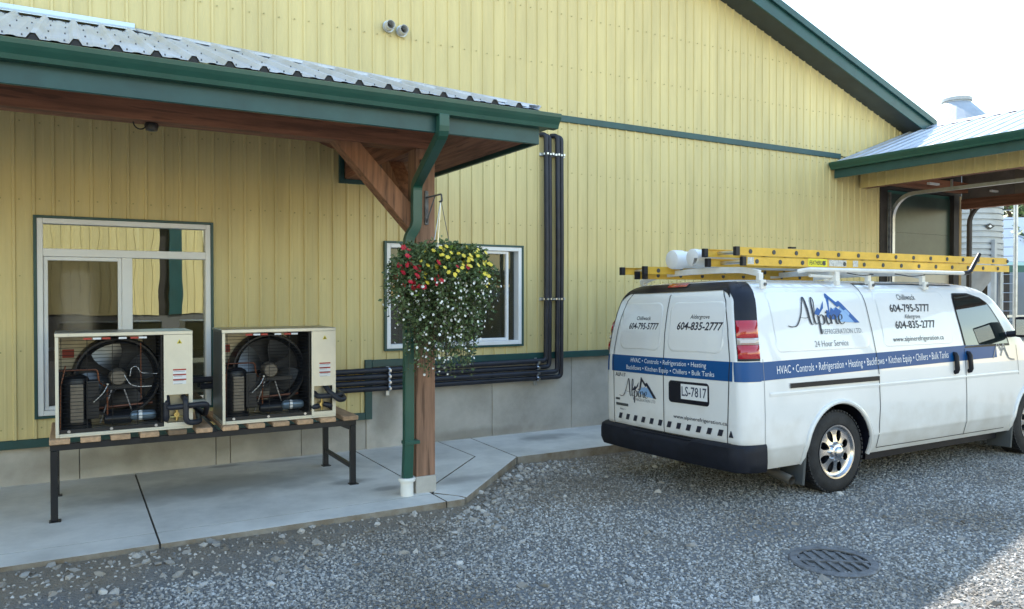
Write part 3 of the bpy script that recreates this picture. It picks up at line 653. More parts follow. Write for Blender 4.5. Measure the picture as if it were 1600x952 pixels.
# ------------------------------------------------------------------ steel stand, sleepers, condensing units
SY0, SY1 = 6.82, 7.76
st = empty('steel_stand', (1, 7.3, .1), 'long black square-tube steel stand carrying the two condensing units', 'stand')
def bar(a, b_, name='rail', w=.025): m = MB(); m.box(min(a[0], b_[0]) - (w if a[0] == b_[0] else 0), max(a[0], b_[0]) + (w if a[0] == b_[0] else 0), min(a[1], b_[1]) - (w if a[1] == b_[1] else 0), max(a[1], b_[1]) + (w if a[1] == b_[1] else 0), min(a[2], b_[2]) - (w if a[2] == b_[2] else 0), max(a[2], b_[2]) + (w if a[2] == b_[2] else 0)); return m.build(name, MATS['black_steel'], st, bevel=.003)
XL, XR_ = -.122, 2.243; YF, YR = 6.86, 7.73; ZT = .672
for y in (YF, YR): bar((XL - .027, y, ZT), (XR_ + .027, y, ZT))
for x in (XL, XR_, 1.06): bar((x, YF + .026, ZT), (x, YR - .026, ZT), 'cross_rail')
for x in (XL, XR_):
    for y in (YF, YR):
        bar((x, y, .108), (x, y, ZT - .026), 'leg')
        m = MB(); m.box(x - .035, x + .045, y - .04, y + .04, .1, .107); m.build('foot_plate', MATS['black_steel'], st)
    bar((x, YF + .026, .26), (x, YR - .026, .26), 'stretcher', .018)
m = MB(); m.prism([(XR_ - .026, YF - .015, ZT - .026), (XR_ - .12, YF - .015, ZT - .026), (XR_ - .026, YF - .015, ZT - .07)], (0, .03, 0)); m.build('gusset', MATS['black_steel'], st)
ordn = ['first', 'second', 'third', 'fourth', 'fifth', 'sixth', 'seventh', 'eighth', 'ninth', 'tenth', 'eleventh', 'last']
for i in range(12):
    x = -.153 + i * .2085
    w_ = .14 if i not in (5, 6) else .13
    m = MB(); m.box(x, x + w_, SY0 - .02 + random.uniform(-.006, .006), SY1 + random.uniform(-.01, .02), ZT + .026, ZT + .066)
    tag(m.build('wood_sleeper', MATS['slat_wet'] if i == 4 else MATS['slat_wood'], bevel=.005, off=(0, 0, 0)), ('dark wet flat wooden sleeper, fifth from left on the black steel stand' if i == 4 else '%s flat pale wooden sleeper from left on the black steel stand' % ordn[i]), 'board', 'wooden sleepers under the condensing units')
UZ = ZT + .067
def unit(x0, label, wd, rot, hb):
    u = empty('condensing_unit', (x0, 6.86, UZ), label, 'condenser', 'condensing units on the steel stand')
    y0, y1, z0, z1 = 6.86, 7.36, UZ, UZ + .81; x1 = x0 + wd; xp = x1 - .218
    def B(name, mat, *q, bev=.003, par=u): m = MB(); m.box(*q); return m.build(name, MATS[mat], par, bevel=bev)
    B('base_pan', 'unit_paint', x0, x1, y0 + .004, y1, z0, z0 + .028)
    B('top_panel', 'unit_dark', x0 - .004, x1 + .004, y0 + .004, y1 + .004, z1 - .02, z1)
    B('top_lip', 'unit_paint', x0 - .002, x1 + .002, y0 - .006, y0 + .003, z1 - .03, z1 - .001)
    B('side_panel', 'unit_dark', x0, x0 + .012, y0 + .012, y1, z0 + .03, z1 - .021)
    B('side_panel', 'unit_dark', x1 - .012, x1, y0 + .012, y1, z0 + .03, z1 - .021)
    B('corner_post', 'unit_paint', x0, x0 + .024, y0 - .004, y0 + .011, z0 + .001, z1 - .031)
    B('back_panel', 'unit_inner', x0 + .013, x1 - .013, y1 - .10, y1 - .012, z0 + .03, z1 - .021)
    B('divider', 'unit_black', xp - .02, xp - .004, y0 + .02, y1 - .1, z0 + .03, z1 - .021)
    B('bottom_rail', 'unit_black', x0 + .026, xp - .003, y0 + .003, y0 + .014, z0 + .03, z0 + .062)
    B('base_lip', 'unit_paint', x0 + .026, x1, y0 - .006, y0 + .0025, z0, z0 + .016)
    # front service panel with a cut-out for the line connections
    fp = MB(); c0, c1, d0, d1 = xp + .02, x1 - .03, z0 + .055, z0 + .285
    for q in ((xp, x1 + .001, d1, z1 - .032), (xp, c0, d0, d1), (c1, x1 + .001, d0, d1), (xp, x1 + .001, z0 + .018, d0)): fp.box(q[0], q[1], y0 - .002, y0 + .010, q[2], q[3])
    sp = fp.build('service_panel', MATS['unit_paint'], u)
    B('connection_recess', 'unit_black' if hb else 'unit_inner', c0 - .01, c1 + .01, y0 + .09, y0 + .10, d0 - .01, d1 + .01, bev=0)
    B('recess_upper', 'unit_inner', c0, c1 - .0, y0 + .07, y0 + .08, d0 + .11, d1, bev=0)
    lx = (xp + x1) / 2 + .01
    m = MB(); m.prism([(lx - .02, y0 - .004, z1 - .105), (lx + .02, y0 - .004, z1 - .105), (lx, y0 - .004, z1 - .070)], (0, .0015, 0)); w1 = m.build('warning_sign', MATS['yellow_mark'], sp)
    m = MB(); m.prism([(lx - .009, y0 - .0055, z1 - .1), (lx + .009, y0 - .0055, z1 - .1), (lx, y0 - .0055, z1 - .083)], (0, .001, 0)); m.build('warning_symbol', MATS['van_ink'], sp)
    m = MB(); m.box(lx - .05, lx + .05, y0 - .0035, y0 - .0025, z1 - .44, z1 - .315); m.build('warning_label', MATS['white_mark'], sp)
    for k in range(3): m = MB(); m.box(lx - .05, lx + .05, y0 - .005, y0 - .0038, z1 - .327 - k * .041, z1 - .315 - k * .041); m.build('red_band', MATS['red_mark'], sp)
    for k in range(6): m = MB(); m.box(lx - .045, lx + .04 - .01 * (k % 3), y0 - .005, y0 - .0038, z1 - .337 - k * .0195 - (.004 if k % 2 else 0), z1 - .334 - k * .0195 - (.004 if k % 2 else 0)); m.build('print_line', MATS['van_grey_ink'], sp)
    for k, (fx, fm) in enumerate(((.25, 'red_mark'), (.335, 'white_mark'), (.42, 'red_mark'), (.57, 'white_mark'), (.68, 'red_mark'), (.76, 'white_mark'))):
        B('label_strip', fm, x0 + wd * .78 * fx, x0 + wd * .78 * (fx + .075), y0 + .001, y0 + .0025, z1 - .055, z1 - .040, bev=0)
    # fan in its ring
    fx, fz = x0 + (.44 if wd > .97 else .44), z0 + .43; fr = .285
    m = MB(); m.lathe([(fr, 0), (fr + .02, -.05), (fr + .035, -.05), (fr + .045, 0), (fr + .05, .12), (fr, .12), (fr, 0)], 40, (fx, y1 - .23, fz), 'y'); ring = m.build('fan_ring', MATS['unit_black'], u, smooth=True)
    m = MB(); m.disc((fx, y1 - .115, fz), fr + .01, .02, 40); m.build('coil_face', MATS['coil'], u)
    fan = MB(); fan.lathe([(1e-3, -.07), (.055, -.07), (.066, -.055), (.07, 0), (.07, .05), (1e-3, .05)], 24, (fx, y1 - .26, fz), 'y'); fo = fan.build('fan_motor', MATS['motor'], u, smooth=True)
    for k in range(4):
        a = R(rot + 90 * k); m = MB(); rows = []
        for i in range(6):
            r_ = .05 + .22 * i / 5; wdt = .35 + .20 * math.sin(math.pi * (i + .6) / 6.5)
            rows.append([(fx + r_ * math.cos(a + wdt * t), y1 - .20 - .055 * t * (1 - .3 * i / 5), fz + r_ * math.sin(a + wdt * t)) for t in (-1, -.5, 0, .5, 1)])
        m.grid(rows); m.build('fan_blade', MATS['blade'], u, smooth=True, fix=False)
    for sx in (-1, 1):
        m = MB(); m.tube([(fx + sx * .03, y1 - .28, fz - .05), (fx + sx * .13, y1 - .26, z0 + .06)], .006, 6); m.build('motor_strut', MATS['steel'], u)
    B('shroud_plate', 'unit_black', fx + .20, xp - .022, y1 - .13, y1 - .12, z0 + .03, z1 - .03)
    B('shroud_plate', 'unit_black', x0 + .02, fx - .19, y1 - .13, y1 - .12, z0 + .03, z0 + .50)
    B('motor_bracket', 'unit_black', fx - .12, fx + .2, y1 - .30, y1 - .28, fz - .10, fz - .055)
    # compressor, receiver, lines
    m = MB(); cx, cy = x0 + .135, y0 + .2
    m.lathe([(1e-3, .47), (.06, .465), (.095, .44), (.105, .40), (.105, .08), (.115, .07), (.115, .03)], 28, (cx, cy, z0)); m.build('compressor', MATS['unit_black'], u, smooth=True)
    m = MB(); m.box(cx - .035, cx + .055, cy - .135, cy - .09, z0 + .10, z0 + .40); m.build('compressor_cover', MATS['motor'], u, bevel=.008)
    B('control_box', 'unit_black', x0 + .21, x0 + .30, y0 + .10, y0 + .2, z0 + .12, z0 + .42, bev=.006)
    m = MB(); m.tube(bend([(x0 + .02, y0 + .12, z0 + .51), (x0 + .29, y0 + .12, z0 + .51), (x0 + .30, y0 + .12, z0 + .40), (x0 + .36, y0 + .15, z0 + .36), (x0 + .36, y0 + .15, z0 + .1)], .03, 5), .0075, 8); m.build('copper_line', MATS['copper'], u, smooth=True)
    m = MB(); m.tube(bend([(x0 + .03, y0 + .05, z0 + .06), (x0 + .035, y0 + .05, z0 + .40), (x0 + .07, y0 + .10, z0 + .55)], .04, 5), .006, 8); m.build('copper_line', MATS['copper'], u, smooth=True)
    if hb is not None:
        m = MB(); m.tube([(x0 + .6, y0 + .06, z0 + .26), (x0 + .6, y0 + .06, z0 + .72)], .004, 6); m.build('sight_tube', MATS['copper'], u)
        m = MB(); m.tube(bend([(x0 + .48, y0 + .08, z0 + .46), (x0 + .52, y0 + .07, z0 + .38), (x0 + .58, y0 + .06, z0 + .36), (x0 + .68, y0 + .06, z0 + .36)], .03), .0022, 6); m.tube(bend([(x0 + .52, y0 + .06, z0 + .45), (x0 + .53, y0 + .06, z0 + .52), (x0 + .57, y0 + .06, z0 + .53), (x0 + .6, y0 + .06, z0 + .47), (x0 + .72, y0 + .06, z0 + .46)], .03), .0022, 6); m.build('white_wire', MATS['white_mark'], u)
    for k in range(4):
        xx = x0 + .33 + .03 * k; m = MB(); m.tube(bend([(xx, y0 + .09, z0 + .40 - .02 * k), (xx - .03, y0 + .08, z0 + .32), (xx - .10, y0 + .09, z0 + .24 + .01 * k)], .03), .004, 6); m.disc((xx, y0 + .09, z0 + .41 - .02 * k), .008, .02, 8); m.build('lead', MATS['zinc' if k == 1 else 'wire'], u)
    m = MB(); m.lathe([(1e-3, 0), (.03, .01), (.04, .03), (.04, .17), (.03, .19), (1e-3, .2)], 20, (x0 + .52, y0 + .12, z0 + .12), 'x'); dr = m.build('filter_drier', MATS['drier'], u, smooth=True)
    m = MB(); m.lathe([(.041, 0), (.0412, 0), (.0412, .025), (.041, .025)], 20, (x0 + .585, y0 + .12, z0 + .12), 'x'); m.build('drier_label', MATS['white_mark'], dr)
    m = MB(); m.lathe([(1e-3, 0), (.035, .01), (.042, .04), (.042, .20), (1e-3, .23)], 16, (x0 + .33, y0 + .16, z0 + .10), 'x'); m.build('receiver', MATS['unit_black'], u, smooth=True)
    m = MB(); m.tube([(x0 + .3, y0 + .25, z0 + .18), (x0 + .7, y0 + .25, z0 + .2)], .012, 8); m.build('cross_tube', MATS['copper'], u)
    B('spec_plate', 'red_mark', x0 + .045, x0 + .13, y1 - .105, y1 - .101, z0 + .59, z0 + .66, bev=0)
    # wire guard
    m = MB(); nz_ = 25
    for k in range(nz_):
        z = z0 + .075 + (z1 - .075 - z0 - .06) * k / (nz_ - 1); m.tube([(x0 + .026, y0 + .012, z), (xp - .004, y0 + .012, z)], .0021, 4, False)
    for k in range(5):
        x = x0 + .04 + (xp - x0 - .06) * k / 4; m.tube([(x, y0 + .007, z0 + .05), (x, y0 + .007, z1 - .04)], .0024, 4, False)
    m.build('wire_guard', MATS['wire'], u)
    for x in (x0 + .09, (x0 + xp) / 2, xp - .06): 
        m = MB(); m.disc((x, y0 - .002, z0 + .045), .012, .006, 8); m.disc((x, y0 - .009, z1 - .015), .006, .006, 8); m.build('bolt', MATS['steel'], u)
    # service valve
    m = MB(); vx, vz = lx - .02, z0 + .115
    m.disc((vx, y0 + .045, vz), .022, .05, 8); m.tube([(vx - .05, y0 + .04, vz - .02), (vx + .05, y0 + .04, vz - .02)], .010, 8); m.tube([(vx, y0 + .03, vz - .05), (vx, y0 + .03, vz + .05)], .012, 8); m.build('service_valve', MATS['brass'], u, smooth=True)
    # insulated stubs
    if rot < 50:
        pp = [[(c0 + .005, y0 + .05, d1 - .02), (c0 + .005, y0 - .02, d1 - .09), (c0 + .02, y0 - .05, d1 - .10), (x1 + .11, y0 - .045, d1 - .085), (x1 + .115, y0 + .12, d1 - .20), (x1 + .05, y0 + .45, d1 - .15)], [(c1 - .035, y0 + .06, d1 - .03), (c1 - .03, y0 - .06, d1 - .04), (c1 - .03, y0 - .07, d0 + .0), (x1 + .05, y0 - .03, d0 - .005), (x1 + .09, y0 + .40, d0 + .03)], [(c0, y0 + .06, d0 + .02), (c0 - .005, y0 - .02, d0 + .03), (c0 - .005, y0 - .02, d1 - .06)]]
    else:
        pp = [[(c0 + .02, y0 + .06, d1 - .07), (c0 + .02, y0 - .04, d1 - .09), (x1 + .03, y0 - .06, d1 - .085), (x1 + .06, y0 + .05, d1 - .085), (x1 + .06, y0 + .6, d1 - .06)], [(c1 - .05, y0 + .05, d1 - .01), (c1 - .045, y0 - .05, d1 - .05), (c1 + .04, y0 - .08, d1 - .13), (x1 + .07, y0 - .05, d1 - .125), (x1 + .075, y0 + .08, d1 - .09)], [(c0 + .0, y0 + .07, d0 + .03), (c0 + .0, y0 - .01, d0 + .045), (c0 + .045, y0 - .0, d0 + .05)], [(c1 - .07, y0 + .03, d0 + .06), (c1 - .02, y0 - .01, d0 + .05), (c1 - .005, y0 + .05, d0 + .03)]]
    for q in pp: m = MB(); m.tube(bend(q, .05, 6), .023, 12); m.build('insulated_hose', MATS['insul'], u, smooth=True)
unit(-.111, 'left condensing unit in cream casing with fan behind black wire guard, below the large window', .983, 20, False)
unit(1.108, 'right condensing unit in cream casing with fan behind wire guard, beside the insulated pipes', .977, 62, None)

# ------------------------------------------------------------------ insulated pipe run
py_ = W - .085
names = ['topmost', 'second from top', 'third from top', 'lowest']
for i, (z, xv, dy) in enumerate(((.992, 5.205, -.01), (.925, 5.272, .018), (.858, 5.378, -.008), (.79, 5.446, .01))):
    pth = bend([(1.0 + .12 * i, py_ + .01, z), (2.6, py_ + .02, z), (xv, py_ + dy, z + (.02 if i == 0 else .005)), (xv + .01, py_ + dy, 2.4), (xv, py_ + dy, 3.87 - .01 * (i % 2)), (xv - .12, W + .1, 3.87 - .01 * (i % 2))], .06, 6)
    m = MB(); m.tube(pth, .0305, 14)
    t = tag(m.build('insulated_pipe', MATS['insul'], smooth=True, off=(0, 0, 0)), 'black insulated pipe, %s in the horizontal run along the concrete wall' % names[i], 'pipe', 'insulated pipes on the wall')
for nme, (x0, x1, z0, z1), cl in (('upper horizontal strut clamp on the rising pipes below the porch eave', (5.14, 5.52, 3.60, 3.64), [(5.205, 3.62), (5.285, 3.62), (5.372, 3.62), (5.452, 3.62)]), ('lower horizontal strut clamp on the rising pipes right of the small window', (5.14, 5.52, 1.77, 1.81), [(5.21, 1.79), (5.295, 1.79), (5.375, 1.79), (5.455, 1.79)]),
        ('left upright strut clamp on the pipe run beside the post', (3.09, 3.13, .70, 1.03), [(3.11, .992), (3.11, .925), (3.11, .858), (3.11, .79)]), ('right upright strut clamp on the pipe run near the pipe bends', (5.06, 5.10, .70, 1.05), [(5.08, .995), (5.08, .925), (5.08, .858), (5.08, .79)])):
    t = empty('strut_clamp', (x0, W, z0), nme, 'clamp', 'strut clamps on the pipe run')
    m = MB(); m.box(x0, x1, W - .05, W - (.02 if z0 < 1.5 and x0 < 5.1 else .03), z0, z1); m.build('strut', MATS['zinc'], t, bevel=.003)
    for (x, z) in cl:
        m = MB(); 
        if z1 - z0 < .1: m.lathe([(.0318, -.012), (.034, -.012), (.034, .012), (.0318, .012)], 16, (x, py_, z)); m.box(x - .012, x + .012, W - .145, W - .115, z - .012, z + .012)
        else: m.lathe([(.0318, -.012), (.034, -.012), (.034, .012), (.0318, .012)], 16, (x, py_, z), 'x'); m.box(x - .012, x + .012, W - .145, W - .112, z - .012, z + .014)
        m.build('clamp_band', MATS['steel'], t)

# ------------------------------------------------------------------ hanging basket
BC = Vector((2.69, 5.86, 1.98))
hb = empty('hanging_basket', tuple(BC), 'hanging basket spilling white, yellow and red flowers in front of the timber post', 'plant')
rg = random.Random(11)
def leaf(m, p, d, s, wd=.5):
    d = d.normalized(); a = Vector((rg.gauss(0, 1), rg.gauss(0, 1), rg.gauss(0, 1))); a = (a - d * a.dot(d)).normalized(); n_ = d.cross(a)
    m.add([p, p + d * s * .5 + a * s * wd * .5 + n_ * s * .1, p + d * s, p + d * s * .5 - a * s * wd * .5 + n_ * s * .1], [(0, 1, 2, 3)])
def flower(m, p, n_, r, k=5, cup=.25, mc=None):
    n_ = n_.normalized(); a = n_.orthogonal().normalized(); b_ = n_.cross(a); ph = rg.random() * 6
    for i in range(k):
        t0 = ph + 2 * math.pi * i / k; dl = math.pi / k * .92; f = lambda t, q: p + (a * math.cos(t) + b_ * math.sin(t)) * r * q + n_ * r * cup * q
        m.add([p, f(t0 - dl, .75), f(t0, 1), f(t0 + dl, .75)], [(0, 1, 2, 3)])
lv, ll, stm, fr_, fy_, fw_ = MB(), MB(), MB(), MB(), MB(), MB()
def inside_post(p): return 2.50 < p.x < 2.83 and p.y > 6.17
def okp(p): return not inside_post(p) and p.y < 6.32
for k in range(720):
    th = rg.uniform(0, 2 * math.pi); el = rg.random()
    c, s = math.cos(th), math.sin(th)
    rr = .16 * math.sqrt(rg.random()); P0 = BC + Vector((c * rr, s * rr * .7, .02 + rg.uniform(-.03, .05)))
    out = rg.uniform(.16, .365); up = rg.uniform(.03, .34); drop = max(.0, rg.gauss(.42, .24)); drop = min(drop, .84)
    if rg.random() < .30: drop *= .2; up = rg.uniform(.2, .46); out *= .85
    if drop > .45: out = rg.uniform(.08, .31) * (1.25 - .55 * drop)
    out *= 1.06 - .62 * max(0, drop - .18)
    P1 = P0 + Vector((c * out * .5, s * out * .38, up)); P2 = P0 + Vector((c * out, s * out * .72, up * .45 - drop * .35)); P3 = P0 + Vector((c * out * .92 + rg.uniform(-.04, .04), s * out * .66, -drop))
    pts = []
    for i in range(13):
        t = i / 12; q = P0 * (1 - t) ** 3 + P1 * 3 * t * (1 - t) ** 2 + P2 * 3 * t * t * (1 - t) + P3 * t ** 3; pts.append(q)
    pts = [q for q in pts if okp(q)]
    if len(pts) < 4: continue
    stm.tube([pts[i] for i in range(0, len(pts), 2)], .0016, 3, False)
    light = rg.random() < .05 and up > .15
    for i in range(1, len(pts)):
        for r_ in range(4):
            q = pts[i].lerp(pts[i - 1], rg.random()) + Vector((rg.gauss(0, .012), rg.gauss(0, .012), rg.gauss(0, .012)))
            d = Vector((rg.gauss(0, 1), rg.gauss(0, 1), rg.gauss(0, .8) + .15)) + Vector((c, s, 0)) * .8
            if okp(q): leaf(ll if light else lv, q, d, rg.uniform(.022, .050), rg.uniform(.4, .7))
        q = pts[i]; nr = Vector((c, s * 1.2 - .4, .2)) + Vector((rg.gauss(0, .5), rg.gauss(0, .5), rg.gauss(0, .5)))
        if q.z < 1.98 and rg.random() < .30 and i > 3: flower(fw_, q + nr.normalized() * .035, nr, rg.uniform(.008, .014), 5)
for k in range(70):
    th = rg.uniform(math.pi, 2 * math.pi); r_ = .40 * math.sqrt(rg.random()); q = BC + Vector((r_ * math.cos(th) * .9 + .03, r_ * math.sin(th) * .75, .0)); q.z = 2.27 - .9 * r_ ** 2 - rg.uniform(0, .26) + .03; q.y -= .115
    if k < 66: flower(fy_, q, Vector((rg.gauss(0, .4), -1, .7)), rg.uniform(.016, .023), 6, .1)
for k in range(50):
    if k < 26: q = BC + Vector((-.345 + rg.gauss(0, .05), -.11 + rg.gauss(0, .08), .08 + rg.gauss(0, .075)))
    else: th = rg.uniform(math.pi, 2 * math.pi); q = BC + Vector((.34 * math.cos(th), .33 * math.sin(th), rg.uniform(-.08, .14)))
    flower(fr_, q, Vector((rg.gauss(0, .5), -1, .4 + rg.gauss(0, .4))), rg.uniform(.018, .029), 6, .3)
    for _ in range(9): leaf(lv, q + Vector((rg.gauss(0, .03), .025, rg.gauss(0, .03))), Vector((rg.gauss(0, 1), rg.gauss(0, 1), rg.gauss(0, 1))), .03)
for k in range(160):     # pale grassy tuft on top
    q = BC + Vector((rg.uniform(-.12, .12), rg.uniform(-.16, .0), .16)); leaf(ll, q, Vector((rg.gauss(0, .8), rg.gauss(-.4, .7), rg.uniform(.2, 1))), rg.uniform(.05, .12), .14)
for nm, mm, mt in (('foliage', lv, 'leaf'), ('light_foliage', ll, 'leaf_light'), ('stems', stm, 'stem'), ('red_flowers', fr_, 'flower_red'), ('yellow_flowers', fy_, 'flower_yellow'), ('white_flowers', fw_, 'flower_white')):
    tag(mm.build(nm, MATS[mt], hb, fix=False), kind='stuff')
n, L, b = nd(MATS['leaf']); g = n.new('ShaderNodeNewGeometry'); r = n.new('ShaderNodeValToRGB'); L.new(g.outputs['Random Per Island'], r.inputs[0]); L.new(r.outputs[0], b.inputs['Base Color'])
r.color_ramp.elements[0].color = (.035, .07, .022, 1); r.color_ramp.elements[1].color = (.15, .21, .085, 1)
m = MB(); m.lathe([(1e-3, -.15), (.10, -.14), (.16, -.04), (.18, .04), (.165, .04), (.1, .0), (1e-3, 0)], 20, tuple(BC)); m.build('bowl', MATS['stem'], hb, smooth=True)
HK = Vector((2.735, 5.98, 2.655))
for k, e in enumerate(((.14, .05, .08), (-.13, -.04, .08), (-.0, .12, .08))): m = MB(); m.tube([HK, BC + Vector(e)], .0035, 6); m.build('hanger_wire', MATS['iron' if k == 0 else 'steel'], hb)
t = empty('basket_bracket', (2.72, 6.25, 2.6), 'small dark iron hook bracket fixed to the timber post above the flower basket', 'bracket')
m = MB(); m.box(2.70, 2.735, 6.238, 6.25, 2.46, 2.76); m.build('plate', MATS['iron'], t, bevel=.003)
m = MB(); m.tube(bend([(2.718, 6.24, 2.70), (2.73, 5.96, 2.70), (2.735, 5.955, 2.64), (2.735, 6.0, 2.64)], .015), .008, 8); m.tube(bend([(2.718, 6.24, 2.48), (2.72, 6.15, 2.60), (2.725, 6.08, 2.695)], .03), .006, 8); m.build('arm', MATS['iron'], t, smooth=True)

# ------------------------------------------------------------------ drain grate
gc = Vector((4.55, 3.47, 0)); t = empty('drain_grate', (gc.x, gc.y, .0), 'round grey cast-iron drain grate set in the gravel', 'grate')
m = MB(); m.lathe([(.235, -.02), (.235, .016), (.285, .016), (.295, .008), (.295, -.05)], 48, tuple(gc)); m.build('rim', MATS['iron'], t)
m = MB(); m.lathe([(.2349, .006), (.2349, -.25), (1e-3, -.25)], 40, tuple(gc)); m.build('pit', MATS['iron_dark'], t, fix=False)
ax = Vector((.804, -.595, 0)); bx = Vector((.595, .804, 0))
m = MB(); m.obox(gc - ax * .234 + Vector((0, 0, .006)), gc + ax * .234 + Vector((0, 0, .006)), bx * .018, (0, 0, .008)); m.build('cross_bar', MATS['iron'], t)
for k in (-2.5, -1.5, -.5, .5, 1.5, 2.5):
    o_ = k * .078; h = math.sqrt(.234 ** 2 - o_ ** 2); dirb = (bx + ax * -.18).normalized()
    for s in (1, -1):
        a = gc + ax * o_ + bx * s * .019; b_ = gc + ax * o_ * 1.0 + dirb * s * (h * .985); m = MB(); m.obox(a + Vector((0, 0, .006)), b_ + Vector((0, 0, .006)), ax * .0145, (0, 0, .005)); m.build('bar', MATS['iron'], t)

# ------------------------------------------------------------------ service van
HW = [(.30, .93), (.36, .955), (.46, .985), (.485, .992), (.50, 1.0), (.8, 1.005), (1.1, 1.0), (1.3, .985), (1.5, .95), (1.7, .905), (1.8, .875), (1.87, .84), (1.92, .79), (1.955, .73), (1.98, .65), (1.995, .55)]
XRT = [(.3, .16), (.52, .12), (.55, .01), (.57, 0), (1.2, 0), (1.5, .025), (1.7, .06), (1.85, .1), (1.92, .14), (1.96, .19), (1.98, .25), (1.995, .35)]
XFT = [(.3, 5.35), (.45, 5.5), (.7, 5.55), (.9, 5.5), (1.02, 5.38), (1.10, 5.15), (1.17, 4.95), (1.25, 4.82), (1.4, 4.66), (1.6, 4.46), (1.8, 4.26), (1.87, 4.17), (1.92, 4.08), (1.955, 3.97), (1.98, 3.82), (1.995, 3.6)]
XST = [(1.15, 4.6), (1.25, 4.42), (1.4, 4.30), (1.6, 4.15), (1.8, 3.98), (1.87, 3.88), (1.92, 3.76), (1.955, 3.64), (1.98, 3.5), (1.995, 3.3)]
def ip(T, z):
    if z <= T[0][0]: return T[0][1]
    for i in range(len(T) - 1):
        (a, b_), (c, e) = T[i], T[i + 1]
        if z <= c: return b_ + (e - b_) * (z - a) / (c - a)
    return T[-1][1]
def smooth_tab(T, n=60):
    z0, z1 = T[0][0], T[-1][0]
    return T
CRX, CRY = .20, .115
def crn(z): w = ip(HW, z); k = min(1, w / .9); return CRX * k, CRY * k
def rear_pt(y, z):
    w = ip(HW, z); xr = ip(XRT, z); rx, ry = crn(z); e = w - ry
    bow = .035
    if abs(y) <= e: return xr - bow * (1 - (y / e) ** 2) * (1 if z < 1.9 else .5)
    q = min(1, (abs(y) - e) / ry); return xr + rx * (1 - math.sqrt(max(0, 1 - q * q)))
def side_pt(x, z):          # returns |y|
    w = ip(HW, z); xr = ip(XRT, z); rx, ry = crn(z)
    if x >= xr + rx: return w
    q = min(1, (xr + rx - x) / rx); return (w - ry) + ry * math.sqrt(max(0, 1 - q * q))
def S_side(x, z, off=0):
    p = Vector((x, -side_pt(x, z), z)); e = .004
    tx = Vector((2 * e, -side_pt(x + e, z) + side_pt(x - e, z), 0)); tz = Vector((0, -side_pt(x, z + e) + side_pt(x, z - e), 2 * e))
    n_ = tx.cross(tz).normalized(); return p + n_ * off
def S_rear(y, z, off=0):
    p = Vector((rear_pt(y, z), y, z)); e = .004
    ty = Vector((rear_pt(y + e, z) - rear_pt(y - e, z), 2 * e, 0)); tz = Vector((rear_pt(y, z + e) - rear_pt(y, z - e), 0, 2 * e))
    n_ = tz.cross(ty).normalized()
    if n_.x > 0: n_ = -n_
    return p + n_ * off
def corner_pts(z, t, off, sg=-1):   # t 0..1 round the rear corner, from the rear face to the side
    w = ip(HW, z); xr = ip(XRT, z); rx, ry = crn(z); a = math.pi / 2 * t
    p = Vector((xr + rx * (1 - math.sin(a)) if False else xr + rx - rx * math.cos(a), sg * (w - ry + ry * math.sin(a)), z))
    n_ = Vector((-ry * math.cos(a), sg * rx * math.sin(a), .0)); n_.z = .25 if z > 1.75 else (.12 if z > 1.3 else 0); n_.x, n_.y = n_.normalized().x, n_.normalized().y; return p + n_.normalized() * off
van = empty('service_van', (4.95, 5.63, -.026), 'white service van with blue stripe and lettering parked beside the yellow barn', 'van')
van.rotation_euler = (R(-1.5), 0, 0)
def VB(m, name, mat, par=None, **k): return m.build(name, MATS[mat] if isinstance(mat, str) else mat, par or van, off=(0, 0, 0), **k)
# shell from horizontal outlines
zs = [.32, .36, .41, .46, .475, .49, .505, .52, .535, .55, .57, .6, .7, .8, .9, 1.0, 1.06, 1.12, 1.18, 1.25, 1.32, 1.4, 1.48, 1.56, 1.64, 1.72, 1.79, 1.84, 1.88, 1.91, 1.935, 1.955, 1.97, 1.982, 1.991, 1.997]
loops = []
for z in zs:
    w = ip(HW, z); xr = ip(XRT, z); xf = ip(XFT, z); rx, ry = crn(z); half = []
    for i in range(7): y = -(w - ry) * i / 6; half.append((rear_pt(y, z), y))
    for i in range(1, 9): p = corner_pts(z, i / 8, 0); half.append((p.x, p.y))
    fx, fy = .55, .32 * w; x0, x1 = xr + rx, xf - fx
    if z > 1.15: x1 = ip(XST, z)
    x1 = max(x1, x0 + .4); fx = xf - x1
    for i in range(1, 25): half.append((x0 + (x1 - x0) * i / 24, -w))
    for i in range(1, 9): a = math.pi / 2 * i / 8; half.append((x1 + fx * math.sin(a) * .82, -(w - fy) - fy * math.cos(a)))
    x1 = x1 + fx * .82; k0 = w - fy
    for i in range(1, 7): y = k0 * (1 - i / 6); half.append((x1 + fx * .18 * (1 - (y / k0) ** 2), -y))
    loop = half + [(x, -y) for x, y in half[-2:0:-1]]
    loops.append([(x, y, z) for x, y in loop])
m = MB(); nl = len(loops[0])
for lp in loops: m.v += lp
for i in range(len(loops) - 1):
    for j in range(nl): m.f.append((i * nl + j, (i + 1) * nl + j, (i + 1) * nl + (j + 1) % nl, i * nl + (j + 1) % nl)); m.mi.append(0)
m.f.append(tuple(range(nl))); m.mi.append(0); m.f.append(tuple(range((len(loops) - 1) * nl, len(loops) * nl))[::-1]); m.mi.append(0)
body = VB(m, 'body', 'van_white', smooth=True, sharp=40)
cut = []
WX = (1.225, 4.655); WZ = .385
for x in WX:
    for s in (-1, 1):
        c = MB(); c.lathe([(1e-4, -.2), (.455, -.2), (.455, .2), (1e-4, .2)], 40, (x, s * .94, WZ), 'y'); co = c.build('cut', MATS['van_black'], None, off=(0, 0, 0)); cut.append(co)
body.parent = None
bpy.context.view_layer.update()
boolean(body, cut)
body.parent = van
bm_ = body.data
if len(bm_.materials) < 2: bm_.materials.append(MATS['van_black'])
